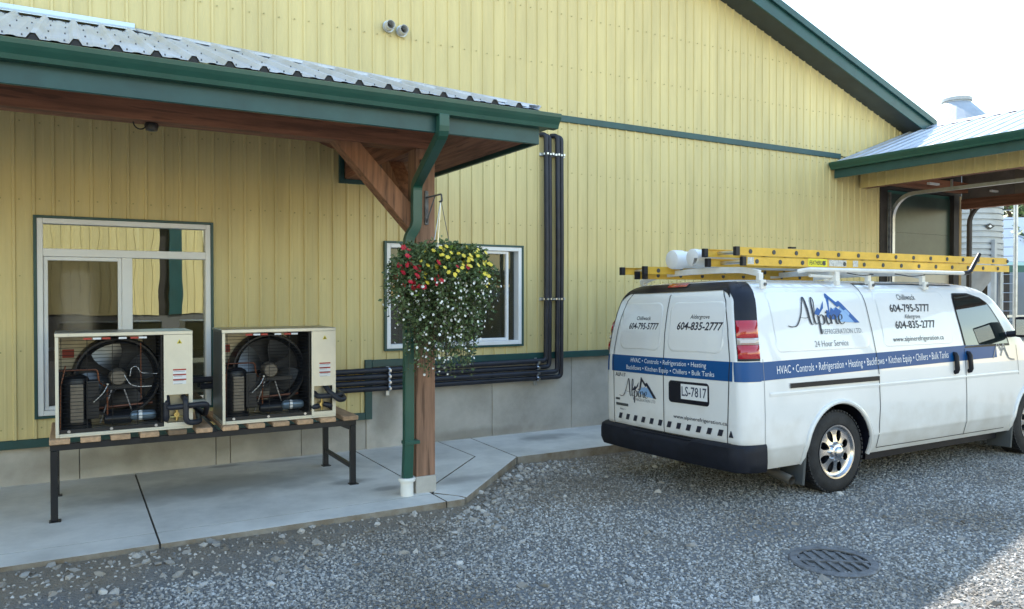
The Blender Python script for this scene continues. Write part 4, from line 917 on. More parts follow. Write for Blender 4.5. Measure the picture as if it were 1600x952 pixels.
for p in bm_.polygons:          # wheel housings are black
    c = p.center
    if any(math.hypot(c.x - x, c.z - WZ) < .462 for x in WX) and abs(c.y) < .96 and (abs(p.normal.y) > .9 and abs(c.y) < .76 or math.hypot(c.x, c.z) and abs(p.normal.y) < .3): p.material_index = 1
bm_.polygons.foreach_set('use_smooth', [True] * len(bm_.polygons)); bm_.set_sharp_from_angle(angle=R(40))

def patch_side(x0, x1, z0, z1, nx, nz_, off, name, mat, par=None, xf=None, thick=True):
    m = MB(); rows = []
    for j in range(nz_ + 1):
        z = z0 + (z1 - z0) * j / nz_; a, b_ = (x0, x1) if xf is None else xf(z)
        rows.append([S_side(a + (b_ - a) * i / nx, z, off) for i in range(nx + 1)])
    m.grid(rows); return VB(m, name, mat, par, smooth=True, fix=False)
def patch_rear(y0, y1, z0, z1, ny, nz_, off, name, mat, par=None, yf=None):
    m = MB(); rows = []
    for j in range(nz_ + 1):
        z = z0 + (z1 - z0) * j / nz_; a, b_ = (y0, y1) if yf is None else yf(z)
        rows.append([S_rear(a + (b_ - a) * i / ny, z, off) for i in range(ny + 1)])
    m.grid(rows, flip=True); return VB(m, name, mat, par, smooth=True, fix=False)
def patch_corner(t0, t1, z0, z1, nt_, nz_, off, name, mat, par=None, sg=-1):
    m = MB(); rows = [[corner_pts(z0 + (z1 - z0) * j / nz_, t0 + (t1 - t0) * i / nt_, off, sg) for i in range(nt_ + 1)] for j in range(nz_ + 1)]
    m.grid(rows, flip=sg > 0); return VB(m, name, mat, par, smooth=True, fix=False)
def strip(pts, wdt, S, off, name, mat, par=None):     # thin line following the surface; pts in surface coordinates
    m = MB()
    dense = []
    for a, b_ in zip(pts, pts[1:]):
        k = max(1, int(math.hypot(a[0] - b_[0], a[1] - b_[1]) / .05))
        dense += [(a[0] + (b_[0] - a[0]) * i / k, a[1] + (b_[1] - a[1]) * i / k) for i in range(k)]
    dense.append(pts[-1]); rows = []
    for i, p in enumerate(dense):
        a = dense[max(0, i - 1)]; b_ = dense[min(len(dense) - 1, i + 1)]; dx, dz = b_[0] - a[0], b_[1] - a[1]; l = math.hypot(dx, dz) or 1
        nx, nz_ = -dz / l * wdt / 2, dx / l * wdt / 2
        rows.append([S(p[0] + nx, p[1] + nz_, off), S(p[0] - nx, p[1] - nz_, off)])
    m.grid(rows); return VB(m, name, mat, par, fix=False)
def rrect(x0, x1, z0, z1, r, n=5):
    out = []
    for cx, cz, a0 in ((x1 - r, z1 - r, 0), (x0 + r, z1 - r, 90), (x0 + r, z0 + r, 180), (x1 - r, z0 + r, 270)):
        out += [(cx + r * math.cos(R(a0 + 90 * i / n)), cz + r * math.sin(R(a0 + 90 * i / n))) for i in range(n + 1)]
    return out + [out[0]]
def raised(x0, x1, z0, z1, r, S, name, mat='van_white', h=.007, par=None):    # pressed panel with a sloped rounded border
    m = MB(); n_ = 24; rows = []
    o1 = rrect(x0, x1, z0, z1, r); 
    for ins, hh in ((0, .0005), (.006, h * .75), (.016, h)):
        o_ = rrect(x0 + ins, x1 - ins, z0 + ins, z1 - ins, max(.01, r - ins)); rows.append([S(u, v, hh) for u, v in o_])
    m.grid(rows)
    ix0, ix1, iz0, iz1 = x0 + .016, x1 - .016, z0 + .016, z1 - .016; rr = r - .016
    zz = [iz0 + rr * (1 - math.cos(R(18 * i))) for i in range(6)]; zz += [iz0 + rr + (iz1 - iz0 - 2 * rr) * i / 8 for i in range(1, 8)]; zz += [iz1 - rr * (1 - math.cos(R(18 * i))) for i in range(5, -1, -1)]
    g_ = []
    for z in zz:
        dz = max(0, (iz0 + rr) - z, z - (iz1 - rr)); q = rr - math.sqrt(max(0, rr * rr - dz * dz))
        g_.append([S(ix0 + q + (ix1 - ix0 - 2 * q) * i / 10, z, h) for i in range(11)])
    m.grid(g_); return VB(m, name, mat, par, smooth=True, fix=True)
# pressed panels
raised(.42, 1.72, 1.335, 1.885, .07, S_side, 'side_panel', h=.0032); raised(1.93, 3.10, 1.335, 1.885, .07, S_side, 'side_panel', h=.0032)
NS = lambda y, z, o: S_rear(y, z, o)
raised(.05, .70, 1.33, 1.80, .09, NS, 'door_panel', h=.005); raised(-.75, -.06, 1.33, 1.80, .09, NS, 'door_panel', h=.005)
# blue stripe round the tail and along the side
ZS0, ZS1 = 1.098, 1.268
patch_rear(-.865, .83, ZS0, ZS1, 14, 4, .0032, 'blue_stripe', 'van_blue'); patch_corner(0, 1, ZS0, ZS1, 8, 4, .0032, 'blue_stripe', 'van_blue')
patch_corner(0, 1, ZS0, ZS1, 8, 4, .0032, 'blue_stripe', 'van_blue', sg=1)
m = MB(); rows = []
for j in range(5):
    rows.append([S_side(.20 + 3.68 * i / 24, (1.103 + .055 * i / 24) * (1 - j / 4) + (1.262 + .055 * i / 24) * j / 4, .0032) for i in range(25)])
m.grid(rows); VB(m, 'blue_stripe', 'van_blue', smooth=True, fix=False)
# black tail surround, tail lights
TT0 = .20
for sg in (-1, 1):
    m = MB(); rows = []
    for j in range(17):
        z = 1.615 + .355 * j / 16; t0 = TT0 if z < 1.80 else max(-.02, TT0 - .22 * ((z - 1.80) / .10) ** 1.5); rows.append([corner_pts(z, t0 + (.99 - t0) * i / 8, .004, sg) for i in range(9)])
    m.grid(rows, flip=sg > 0); VB(m, 'tail_surround', 'van_black', smooth=True, fix=False)
    for (z0, z1, mt) in ((1.475, 1.625, 'tail_red'), (1.415, 1.472, 'tail_clear'), (1.295, 1.412, 'tail_red')):
        m = MB(); rows = []
        for j in range(5):
            z = z0 + (z1 - z0) * j / 4; rows.append([corner_pts(z, t, .022 if 0 < j < 4 and 0 < i < 7 else .005, sg) for i, t in enumerate([TT0 + .04 + (.95 - TT0) * q / 7 for q in range(8)])])
        m.grid(rows, flip=sg > 0); VB(m, 'tail_light', mt, smooth=True, fix=False)
    m = MB(); m.grid([[corner_pts(1.275 + .355 * j / 8, TT0 + (.99 - TT0) * i / 8, .0035, sg) for i in range(9)] for j in range(9)], flip=sg > 0); VB(m, 'tail_light_base', 'van_black', smooth=True, fix=False)
    # black corner piece where the surround turns across the top
    m = MB(); rows = []
    for j in range(9):
        z = 1.83 + .14 * j / 8; e_ = ip(HW, z) - crn(z)[1]; k = max(.0, (z - 1.83) / .08); rows.append([S_rear(sg * (e_ + .01 - (.01 + .10 * min(1, k) ** 2) * i / 4), z, .0042) for i in range(5)])
    m.grid(rows, flip=sg < 0); VB(m, 'tail_surround', 'van_black', smooth=True, fix=False)
patch_rear(-.70, .70, 1.895, 1.972, 16, 4, .0045, 'tail_surround', 'van_black', yf=lambda z: (-(ip(HW, z) - .02), ip(HW, z) - .02))
m = MB(); rows = [[S_rear(-.16 + .27 * i / 6, 1.935 + .035 * j / 3, .012) for i in range(7)] for j in range(4)]; m.grid(rows, flip=True); VB(m, 'brake_light', 'tail_red', smooth=True, fix=False)
# seams
for pts in ([(-.012, .56), (-.012, 1.905)], [(.795, .56), (.80, 1.30), (.735, 1.62), (.66, 1.82), (.60, 1.895)], [(-.80, .56), (-.835, 1.27), (-.79, 1.55), (-.72, 1.80), (-.66, 1.895)]): strip(pts, .009, S_rear, .0042, 'door_seam', 'van_seam')
strip([(.795, .558), (-.835, .558)], .008, S_rear, .0042, 'door_seam', 'van_seam')
strip([(1.80, 1.955), (1.775, 1.90), (1.775, 1.6), (1.79, 1.24), (1.81, 1.08)], .008, S_side, .0052, 'door_seam', 'van_seam'); strip([(1.81, 1.03), (1.815, .75), (1.80, .60), (1.80, .37)], .008, S_side, .004, 'door_seam', 'van_seam')
strip([(3.27, .36), (3.27, 1.27)], .008, S_side, .004, 'door_seam', 'van_seam'); strip([(1.80, .368), (4.05, .368)], .007, S_side, .004, 'door_seam', 'van_seam')
strip([(4.30, .95), (4.28, 1.28)], .006, S_side, .004, 'door_seam', 'van_seam')
strip([(1.80, 1.958), (2.6, 1.962), (3.45, 1.95)], .012, S_side, .004, 'roof_seam', 'van_seam')
strip([(.235, .55), (.235, 1.29)], .005, S_side, .004, 'door_seam', M('seam_soft', (.25, .25, .25), .6))
# sliding-door track
m = MB(); rr = []
for j, (dz, o_) in enumerate(((-.022, .002), (-.02, .012), (.02, .012), (.022, .002))): rr.append([S_side(.555 + 1.25 * i / 12, 1.04 + dz, o_) for i in range(13)])
m.grid(rr); VB(m, 'door_track', 'van_black', fix=False)
# crease line along the flank
m = MB(); rr = [[S_side(.3 + 4.0 * i / 20, .985 + dz, o_) for i in range(21)] for dz, o_ in ((-.03, .0008), (-.008, .005), (.0, .0055), (.010, .0008))]; m.grid(rr); VB(m, 'body_crease', 'van_white', smooth=True, fix=False)
# front side window
def win_b(z, g=0):
    zz = [1.30, 1.40, 1.5, 1.6, 1.7, 1.76, 1.815, 1.845]; xl = [3.30, 3.285, 3.275, 3.265, 3.262, 3.265, 3.28, 3.32]; xr_ = [4.12, 4.09, 4.04, 3.98, 3.91, 3.86, 3.76, 3.55]
    t = lambda A: ip(list(zip(zz, A)), z); return t(xl) - g, t(xr_) + g * 1.4
patch_side(0, 0, 1.28, 1.865, 8, 12, .0035, 'window_rubber', 'van_black', xf=lambda z: win_b(z, .022)); patch_side(0, 0, 1.305, 1.843, 8, 12, .007, 'side_window', 'car_glass', xf=lambda z: win_b(z, 0))
# windscreen (front, out of sight)
m = MB(); rows = []
for j in range(7):
    z = 1.3 + .55 * j / 6; xf = ip(XFT, z); rows.append([(xf + .012 - .16 * (t * t), t * (ip(HW, z) - .36) , z + .01) for t in [-1 + i / 4 for i in range(9)]])
m.grid(rows); VB(m, 'windscreen', 'car_glass', smooth=True, fix=False)
# door handles
for x in (3.06, 3.31):
    m = MB(); m.tube([S_side(x + .01, z, o_) for z, o_ in ((1.035, .0), (1.04, .02), (1.06, .030), (1.20, .030), (1.22, .02), (1.225, 0))], .024, 10); m.f = m.f; VB(m, 'door_handle', 'van_black', smooth=True)
# mirror
m = MB(); m.box(4.10, 4.29, -1.30, -1.07, 1.37, 1.60); mo = VB(m, 'wing_mirror', 'van_black', bevel=.035, smooth=True); m = MB(); m.tube([(4.2, -1.10, 1.42), (4.16, -.96, 1.40)], .035, 8); VB(m, 'mirror_arm', 'van_black', mo)
m = MB(); m.box(4.094, 4.099, -1.28, -1.09, 1.40, 1.57); VB(m, 'mirror_glass', 'chrome', mo)
# wheel-arch lips
for x in WX:
    m = MB(); m.tube([Vector((x + .472 * math.cos(a), -side_pt(x + .472 * math.cos(a), WZ + .472 * math.sin(a)) - .004, WZ + .472 * math.sin(a))) for a in [R(-8 + 196 * i / 28) for i in range(29)]], .022, 8); VB(m, 'arch_lip', 'van_white', smooth=True)
# wheels
def wheel(x, s):
    c = (x, s * .845, WZ); r = WZ
    m = MB(); w2 = .12
    m.lathe([(.247, -w2 + .012), (.262, -w2), (.31, -w2 - .004), (.35, -w2 + .006), (.374, -w2 + .022), (r, -w2 + .045), (r, w2 - .045), (.374, w2 - .022), (.35, w2 - .006), (.31, w2 + .004), (.262, w2), (.247, w2 - .012), (.247, -w2 + .012)], 56, c, 'y')
    ty = VB(m, 'tyre', 'tyre', smooth=True, sharp=30)
    m = MB()
    for k in range(56):
        a = 2 * math.pi * k / 56
        for q, (y0, y1, sh) in enumerate(((-.108, -.055, 0), (-.045, -.005, .5), (.005, .045, 0), (.055, .108, .5))):
            aa = a + sh * math.pi / 56; u = Vector((math.cos(aa), 0, math.sin(aa))); tt = Vector((-u.z, 0, u.x)); p = Vector(c) + u * (r - .004)
            ex = -.012 if abs(y0) > .1 or abs(y1) > .1 else 0
            m.obox(p + Vector((0, y0, 0)), p + Vector((0, y1, 0)), tt * .0135, u * .008)
    tag(VB(m, 'tread', 'tyre', ty, fix=False), kind='stuff')
    m = MB(); o_ = s * (w2 - .005)
    prof_ = [(.246, o_ - s * .03), (.250, o_ + s * .006), (.236, o_ + s * .004), (.222, o_ - s * .022), (.20, o_ - s * .03), (.14, o_ - s * .022), (.085, o_ - s * .012), (.072, o_ + s * .012), (.05, o_ + s * .02), (1e-3, o_ + s * .022), (1e-3, o_ - s * .05), (.2, o_ - s * .05), (.244, o_ - s * .05), (.246, o_ - s * .03)]
    m.lathe(prof_, 60, c, 'y'); rim = m.build('rim', MATS['chrome'], None, off=(0, 0, 0), smooth=True, sharp=50)
    cu = MB()
    for k in range(8):
        a = 2 * math.pi * (k + .5) / 8; u = Vector((math.cos(a), 0, math.sin(a))); tt = Vector((-u.z, 0, u.x)); pc = Vector(c) + Vector((0, o_, 0))
        ring = [pc + u * (.150 + .056 * math.cos(b2)) + tt * (.034 + .011 * math.cos(b2)) * math.sin(b2) for b2 in [2 * math.pi * i / 14 for i in range(14)]]
        cu.prism([p + Vector((0, -.12, 0)) for p in ring], (0, .24, 0))
    co = cu.build('cut', MATS['chrome'], None, off=(0, 0, 0)); bpy.context.view_layer.update(); boolean(rim, [co]); rim.parent = van
    rim.data.polygons.foreach_set('use_smooth', [True] * len(rim.data.polygons)); rim.data.set_sharp_from_angle(angle=R(35))
    m = MB(); m.lathe([(1e-3, c[1] * 0 + o_ - s * .09), (.246, o_ - s * .09)], 30, c, 'y'); VB(m, 'brake_disc', 'van_black', rim)
    m = MB(); m.lathe([(.05, o_ + s * .02), (.052, o_ + s * .035), (.03, o_ + s * .05), (1e-3, o_ + s * .052)], 20, c, 'y'); VB(m, 'hub_cap', 'chrome', rim, smooth=True)
    for k in range(8):
        a = 2 * math.pi * k / 8; m = MB(); m.disc((c[0] + .083 * math.cos(a), c[1] + o_ - s * .0, c[2] + .083 * math.sin(a)), .011, .03, 6); VB(m, 'lug_nut', 'chrome', rim)
for x in WX:
    for s in (-1, 1): wheel(x, s)
# mud flaps, exhaust, underside, bumper
for x in (WX[0] - .46, WX[1] - .47):
    m = MB(); m.prism([(x, -.985, .50 if x < 1 else .42), (x + .03, -.985, .50 if x < 1 else .42), (x - .02, -.985, .13), (x - .05, -.985, .14)], (0, .26, 0)); VB(m, 'mud_flap', 'mudflap', bevel=.006)
m = MB(); m.tube(bend([(1.3, -.3, .36), (.75, -.35, .34), (.58, -.45, .30), (.565, -1.0, .205)], .15), .04, 14, caps=False); m.tube(bend([(1.3, -.3, .36), (.75, -.35, .34), (.58, -.45, .30), (.565, -1.0, .205)], .15), .036, 14, caps=False); VB(m, 'tailpipe', M('exhaust', (.22, .20, .17), .5, metal=.7, var=.2), smooth=True, fix=False)
m = MB(); m.box(.25, 5.2, -.70, .70, .25, .40); m.box(1.78, 4.08, -.86, .86, .235, .38); m.tube([(WX[0], -.75, WZ), (WX[0], .75, WZ)], .06, 12); m.lathe([(1e-3, -.14), (.12, -.1), (.15, 0), (.12, .1), (1e-3, .14)], 16, (WX[0], 0, WZ), 'y'); VB(m, 'chassis_shade_box', 'van_black')  # chassis and axle; the second, wider box is added to deepen shade underneath
m = MB(); rows = []
def bumper_row(o_, z):
    out = [Vector((.235, -(.985 + o_ * .25), z))]; rx, ry = .20, .15; xr, w_ = .065 - o_, .985 + o_ * .25
    for i in range(10): a_ = math.pi / 2 * (1 - i / 9); out.append(Vector((xr + rx - rx * math.cos(a_), -(w_ - ry + ry * math.sin(a_)), z)))
    for i in range(1, 30): out.append(Vector((xr - .03 * (1 - (2 * i / 30 - 1) ** 2), -(w_ - ry) * (1 - 2 * i / 30), z)))
    far = [Vector((p.x, -p.y, p.z)) for p in out[:11]][::-1]
    return out + far
for (z, o_) in ((.345, .02), (.318, .09), (.335, .14), (.40, .165), (.49, .165), (.538, .155), (.556, .12), (.556, .0)):
    row = bumper_row(o_, z)
    rows.append([Vector((p.x, p.y, p.z - (.026 if (z > .5 and abs(p.y) < .46 and o_ > .05) else 0))) for p in row])
m.grid(rows, flip=True); m.f.append(tuple(i * len(rows[0]) for i in range(len(rows)))); m.mi.append(0); VB(m, 'rear_bumper', 'bumper', smooth=True, fix=False, sharp=45)
m = MB(); m.box(-.085, .06, -.42, .42, .532, .541); VB(m, 'bumper_step', 'bumper', bevel=.004)
# number plate in its black recess
raised(-.60, -.085, .855, 1.062, .035, NS, 'plate_housing', 'van_black', h=.012)
m = MB(); m.grid([[S_rear(y, z, .018) for y in (-.265, -.43, -.595)] for z in (.90, .97, 1.04)]); pl = VB(m, 'number_plate', 'plate_white', fix=False)
FONT = {}
def text_mesh(s, u0, u1, v0, v1, S, off, name, mat, par, bold=0., shear=0., narrow=None, sgn=1, dv=0.):
    cu = bpy.data.curves.new('t', 'FONT'); cu.body = s; cu.size = 1; cu.offset = bold; cu.shear = shear; cu.resolution_u = 2
    o = bpy.data.objects.new('t', cu); C.objects.link(o); bpy.context.view_layer.update()
    me = bpy.data.meshes.new_from_object(o.evaluated_get(bpy.context.evaluated_depsgraph_get())); bpy.data.objects.remove(o, do_unlink=True)
    X = [v.co.x for v in me.vertices]; Y = [v.co.y for v in me.vertices]; a0, a1, b0, b1 = min(X), max(X), min(Y), max(Y)
    for v in me.vertices:
        t = (v.co.x - a0) / (a1 - a0)
        u = u0 + (u1 - u0) * t; w_ = v0 + (v1 - v0) * (v.co.y - b0) / (b1 - b0) + dv * t; v.co = S(u, w_, off)
    me.name = name; me.materials.clear(); me.materials.append(MATS[mat]); ob = bpy.data.objects.new(name, me); C.objects.link(ob); ob.parent = par or van; return ob
text_mesh('LS-7817', -.278, -.585, .928, 1.018, S_rear, .020, 'plate_text', 'plate_blue', pl, .012)
text_mesh('Beautiful', -.36, -.50, 1.023, 1.033, S_rear, .020, 'plate_small_text', 'plate_blue', pl) if False else None
# lettering, rear
def TR(s, y0, y1, z0, z1, mat, **k): return text_mesh(s, y0, y1, z0, z1, S_rear, k.pop('off', .0062), 'lettering', mat, van, **k)
TR('604-795-5777', .555, .085, 1.532, 1.60, 'van_ink', bold=.022, shear=.18); TR('Chilliwack', .44, .215, 1.625, 1.664, 'van_ink', shear=.18, bold=.01)
TR('604-835-2777', -.175, -.735, 1.535, 1.612, 'van_ink', bold=.022, shear=.18); TR('Aldergrove', -.335, -.57, 1.628, 1.678, 'van_ink', shear=.18, bold=.01)
BL = ' \u2022 '
TR('HVAC' + BL + 'Controls' + BL + 'Refrigeration' + BL + 'Heating', .49, -.57, 1.188, 1.246, 'van_letter', off=.005)
TR('Backflows' + BL + 'Kitchen Equip' + BL + 'Chillers' + BL + 'Bulk Tanks', .565, -.665, 1.112, 1.172, 'van_letter', off=.005)
TR('ALP-17', .765, .585, 1.045, 1.085, 'van_ink', bold=.015, off=.004); TR('www.alpinerefrigeration.ca', -.145, -.80, .70, .745, 'van_ink', bold=.006, off=.004)
TR('REFRIGERATION LTD', .46, .11, .818, .845, 'van_grey_ink', off=.004)
# lettering, side
def TS(s, x0, x1, z0, z1, mat, **k): return text_mesh(s, x0, x1, z0, z1, S_side, k.pop('off', .0062), 'lettering', mat, van, **k)
TS('604-795-5777', 2.13, 2.80, 1.672, 1.752, 'van_ink', bold=.02); TS('Chilliwack', 2.30, 2.60, 1.795, 1.85, 'van_ink')
TS('604-835-2777', 2.16, 2.83, 1.505, 1.585, 'van_ink', bold=.02); TS('Aldergrove', 2.34, 2.60, 1.592, 1.65, 'van_ink')
TS('www.alpinerefrigeration.ca', 2.08, 2.93, 1.365, 1.43, 'van_ink'); TS('24 Hour Service', .93, 1.40, 1.368, 1.425, 'van_grey_ink'); TS('REFRIGERATION LTD.', 1.06, 1.63, 1.482, 1.528, 'van_grey_ink')
TS('HVAC' + BL + 'Controls' + BL + 'Refrigeration' + BL + 'Heating' + BL + 'Backflows' + BL + 'Kitchen Equip' + BL + 'Chillers' + BL + 'Bulk Tanks', .40, 2.97, 1.128, 1.222, 'van_letter', off=.005, dv=.038)
# mountain emblem and script name
def poly_s(pts, S, fx, off, name, mat):
    m = MB(); m.add([S(*fx(p), off) for p in pts], [tuple(range(len(pts)))]); return VB(m, name, mat, fix=False)
def stroke(pts, ws, S, fx, off, name, mat):
    P = [Vector((p[0], p[1])) for p in pts]; Q = []; Wd = []
    n_ = len(P)
    for i in range(n_ - 1):          # Catmull-Rom
        p0, p1, p2, p3 = P[max(0, i - 1)], P[i], P[i + 1], P[min(n_ - 1, i + 2)]
        for k in range(6):
            t = k / 6; Q.append(.5 * ((2 * p1) + (-p0 + p2) * t + (2 * p0 - 5 * p1 + 4 * p2 - p3) * t * t + (-p0 + 3 * p1 - 3 * p2 + p3) * t ** 3)); Wd.append(ws[i] * (1 - t) + ws[i + 1] * t)
    Q.append(P[-1]); Wd.append(ws[-1]); m = MB(); rows = []
    for i, q in enumerate(Q):
        d = (Q[min(i + 1, len(Q) - 1)] - Q[max(0, i - 1)]); d = d.normalized() if d.length else Vector((1, 0)); nn = Vector((-d.y, d.x)) * Wd[i] / 2
        rows.append([S(*fx(q + nn), off), S(*fx(q - nn), off)])
    m.grid(rows); return VB(m, name, mat, fix=False)
def alpine(S, fx, off, dark):
    bl, lt = ('ink_blue', 'ink_light') if not dark else ('van_ink', 'ink_light')
    A = lambda p, c, nme='emblem', o_=0: poly_s(p, S, fx, off + o_, nme, c)
    A([(.615, .40), (.64, .60), (.70, .66), (.73, .60), (.77, .66), (.80, .58), (.84, .60), (.98, .27), (.74, .30)], lt)           # snow shade of the big peak
    A([(.37, .50), (.44, .66), (.47, .60), (.545, .82), (.52, .64), (.46, .52), (.44, .47)], bl, o_=.0006)
    A([(.545, .44), (.60, .98), (.625, .99), (.64, .90), (.60, .62), (.58, .42)], bl, o_=.0012)
    A([(.60, .985), (.615, 1.0), (.72, .78), (.76, .82), (.80, .74), (1.0, .27), (.93, .27), (.78, .62), (.755, .69), (.72, .66), (.63, .86)], bl, o_=.0018)
    A([(.545, .44), (.60, .55), (.63, .66), (.66, .58), (.70, .66), (.735, .60), (.77, .56), (.70, .42), (.64, .36), (.58, .36)], bl if not dark else lt, o_=.0024)
    K = lambda p, w_: stroke(p, w_, S, fx, off + .004, 'script_name', 'van_ink')
    K([(.0, .24), (.05, .21), (.12, .25), (.19, .48), (.25, .82), (.275, .90), (.29, .70), (.30, .40), (.315, .27), (.34, .25)], [.014, .022, .018, .014, .014, .020, .026, .026, .020, .008])
    K([(.17, .43), (.25, .41), (.31, .45)], [.006, .012, .008])
    K([(.34, .25), (.37, .45), (.40, .78), (.385, .90), (.365, .75), (.362, .40), (.38, .26), (.41, .30)], [.006, .010, .012, .016, .020, .022, .014, .006])
    K([(.415, .47), (.425, .40), (.425, .10), (.425, .02)], [.012, .024, .024, .02]); K([(.425, .36), (.46, .48), (.495, .44), (.495, .30), (.46, .25), (.428, .29)], [.008, .012, .022, .022, .012, .008])
    K([(.53, .47), (.535, .30), (.555, .25), (.575, .30)], [.022, .024, .014, .006]); A([(.525, .54), (.545, .57), (.555, .54), (.538, .51)], 'van_ink', 'script_name', .004)
    K([(.59, .47), (.595, .26)], [.022, .024]); K([(.597, .38), (.63, .47), (.66, .45), (.665, .30), (.68, .25), (.70, .28)], [.008, .012, .022, .024, .014, .006])
    K([(.705, .34), (.75, .38), (.755, .46), (.73, .48), (.705, .40), (.715, .28), (.75, .25), (.785, .30)], [.006, .010, .014, .012, .022, .022, .014, .006])
alpine(S_side, lambda p: (.615 + 1.0 * p[0], 1.475 + .385 * p[1]), .0075, False)
alpine(S_rear, lambda p: (.69 - .60 * p[0], .79 + .27 * p[1]), .004, True)
for (y0, y1, z0, z1) in ((.765, .69, .862 - .06, .838 - .06 + .045), (.76, .545, .745, .772)): patch_rear(y0, y1, z0 if z0 < z1 else z1, max(z0, z1), 4, 1, .004, 'badge', 'mudflap')
stroke([(0, .3), (.15, .8), (.2, .2), (.4, .6), (.5, .2), (.7, .5), (1, .4)], [.1] * 7, S_rear, lambda p: (.69 - .10 * p[0], .70 + .025 * p[1]), .004, 'badge_script', 'van_grey_ink')
# front-door mountain outline where the stripe ends
for pts in ([(3.80, 1.15), (3.90, 1.31), (3.97, 1.23), (4.02, 1.30), (4.10, 1.15), (4.22, 1.12)], [(3.95, 1.17), (4.02, 1.25), (4.10, 1.16)]): stroke(pts, [.018] * len(pts), lambda x, z, o: S_side(x, z, o), lambda p: (p[0], p[1]), .0065, 'emblem', 'van_grey_ink')
# hatched reflective strip above the bumper
for k in range(13):
    y = .72 - k * .128; z0 = .612
    m = MB(); m.grid([[S_rear(y - .0, z0, .004), S_rear(y - .052, z0, .004)], [S_rear(y - .022, z0 + .058, .004), S_rear(y - .074 if k < 12 else y - .03, z0 + .058, .004)]]); VB(m, 'hatch_mark', 'van_ink', fix=False)
# roof rack: crossbars, feet, side rail with black handle
def crossbar(x, nm='rack_crossbar'):
    m = MB(); pts = [(x, -.80, 2.045), (x, -.62, 2.085), (x, -.2, 2.10), (x, .2, 2.10), (x, .62, 2.085), (x, .85, 2.02)]; m.tube(bend(pts, .15, 4), 0, square=(.028, .022), up=(1, 0, 0)); cb = VB(m, nm, 'rack_white', bevel=.004)
    for s in (-1, 1):
        m = MB(); m.box(x - .028, x + .028, s * .80 - .02, s * .80 + .02, 1.955, 2.05); m.box(x - .035, x + .035, s * .835 - .012, s * .835 + .012, 1.90, 1.985); VB(m, 'rack_foot', 'rack_white', cb, bevel=.004)
        m = MB(); m.disc((x + .012, s * .852, 1.945), .016, .016, 6); VB(m, 'rack_bolt', 'iron', cb)
    return cb
crossbar(.42); crossbar(1.95); crossbar(2.85)
m = MB(); m.tube(bend([(.95, -.78, 2.07), (1.0, -.86, 2.085), (3.45, -.86, 2.085), (3.55, -.86, 2.085)], .03), .021, 10); rl = VB(m, 'rack_rail', 'rack_white', smooth=True)
m = MB(); m.tube(bend([(3.50, -.86, 2.085), (3.62, -.86, 2.09), (3.82, -.86, 2.30)], .08), .024, 10); VB(m, 'rail_handle', 'van_black', rl, smooth=True)
m = MB(); m.box(1.36, 1.42, -.88, -.80, 1.98, 2.07); m.box(1.365, 1.415, -.885, -.845, 1.935, 1.985); VB(m, 'rail_clamp', 'rack_white', rl, bevel=.004)
m = MB(); m.tube([(1.05, -.83, 2.03), (1.38, -.84, 2.02)], .014, 8); m.tube([(1.3, -.80, 2.0), (1.5, -.80, 2.0)], .014, 8); VB(m, 'rail_linkage', 'rack_white', rl)
for a in ([(1.55, -.86, 2.06), (1.75, -.87, 2.035), (1.95, -.86, 2.05)], [(2.3, -.86, 2.06), (2.55, -.87, 2.035), (2.8, -.86, 2.055)]): m = MB(); m.tube(bend(a, .1), .005, 6); VB(m, 'strap', 'rubber', rl)

# ------------------------------------------------------------------ ladders and tubes carried on the rack
def ladder(name, label, x0, x1, y0, y1, zb, sections, loc_tag=None):
    t = empty(name, (x0, (y0 + y1) / 2, zb), label, 'ladder', 'yellow ladders on the van roof')
    for si, (dz, dx, ins) in enumerate(sections):
        a, b_ = x0 + dx, x1 - (.25 if si else 0) * 0; h = .074; z = zb + dz
        for s, y in ((-1, y0 + ins), (1, y1 - ins)):
            m = MB(); d = -s * .026      # C channel, open inwards
            m.box(a, b_, y - .003, y + .003, z, z + h); m.box(a, b_, min(y + .004 * -s, y + d), max(y + .004 * -s, y + d), z, z + .006); m.box(a, b_, min(y + .004 * -s, y + d), max(y + .004 * -s, y + d), z + h - .006, z + h)
            rail = m.build('rail', MATS['fibre'], t)
            m = MB(); m.box(a - .045, a + .004, y - .02, y + .02, z - .004, z + h + .004); m.build('end_cap', MATS['rubber'], t, bevel=.006)
            x = a + .15
            while x < b_:
                m = MB(); m.disc((x, y + s * .004, z + h / 2), .021, .010, 12); m.build('rung_plate', MATS['mudflap'], rail); x += .305
        x = a + .15
        while x < b_:
            m = MB(); m.tube([(x, y0 + ins + .004, z + h / 2), (x, y1 - ins - .004, z + h / 2)], .0175, 10); m.build('rung', MATS['alu'], t, smooth=True); x += .305
    return t
lad = ladder('extension_ladder', 'long yellow fibreglass extension ladder lying on the near side of the van roof rack', 5.20, 9.62, 4.955, 5.395, 2.112, [(0, .06, .0), (.090, .0, .022)])
def flat(x, z, o): return Vector((x, 4.955 - .003 - o, z))
m = MB(); m.add([flat(6.10, 2.117, .002), flat(6.37, 2.117, .002), flat(6.37, 2.190, .002), flat(6.10, 2.190, .002)], [(0, 1, 2, 3)]); lb = m.build('ladder_label', M('label_yellow', (.80, .72, .03), .5), lad)
t = text_mesh('FEATHERLITE', 6.115, 6.355, 2.133, 2.173, flat, .0032, 'ladder_label_text', 'van_ink', lad, bold=.015, shear=.25); t.matrix_parent_inverse = Matrix.Translation(-Vector(lad.location))
for (x0, x1) in ((6.40, 6.66), (6.76, 6.84), (5.29, 5.37)):
    m = MB(); m.add([flat(x0, 2.122, .002), flat(x1, 2.122, .002), flat(x1, 2.185, .002), flat(x0, 2.185, .002)], [(0, 1, 2, 3)]); m.build('sticker', M('sticker', (.55, .54, .50), .5, var=.3, vs=40), lad)
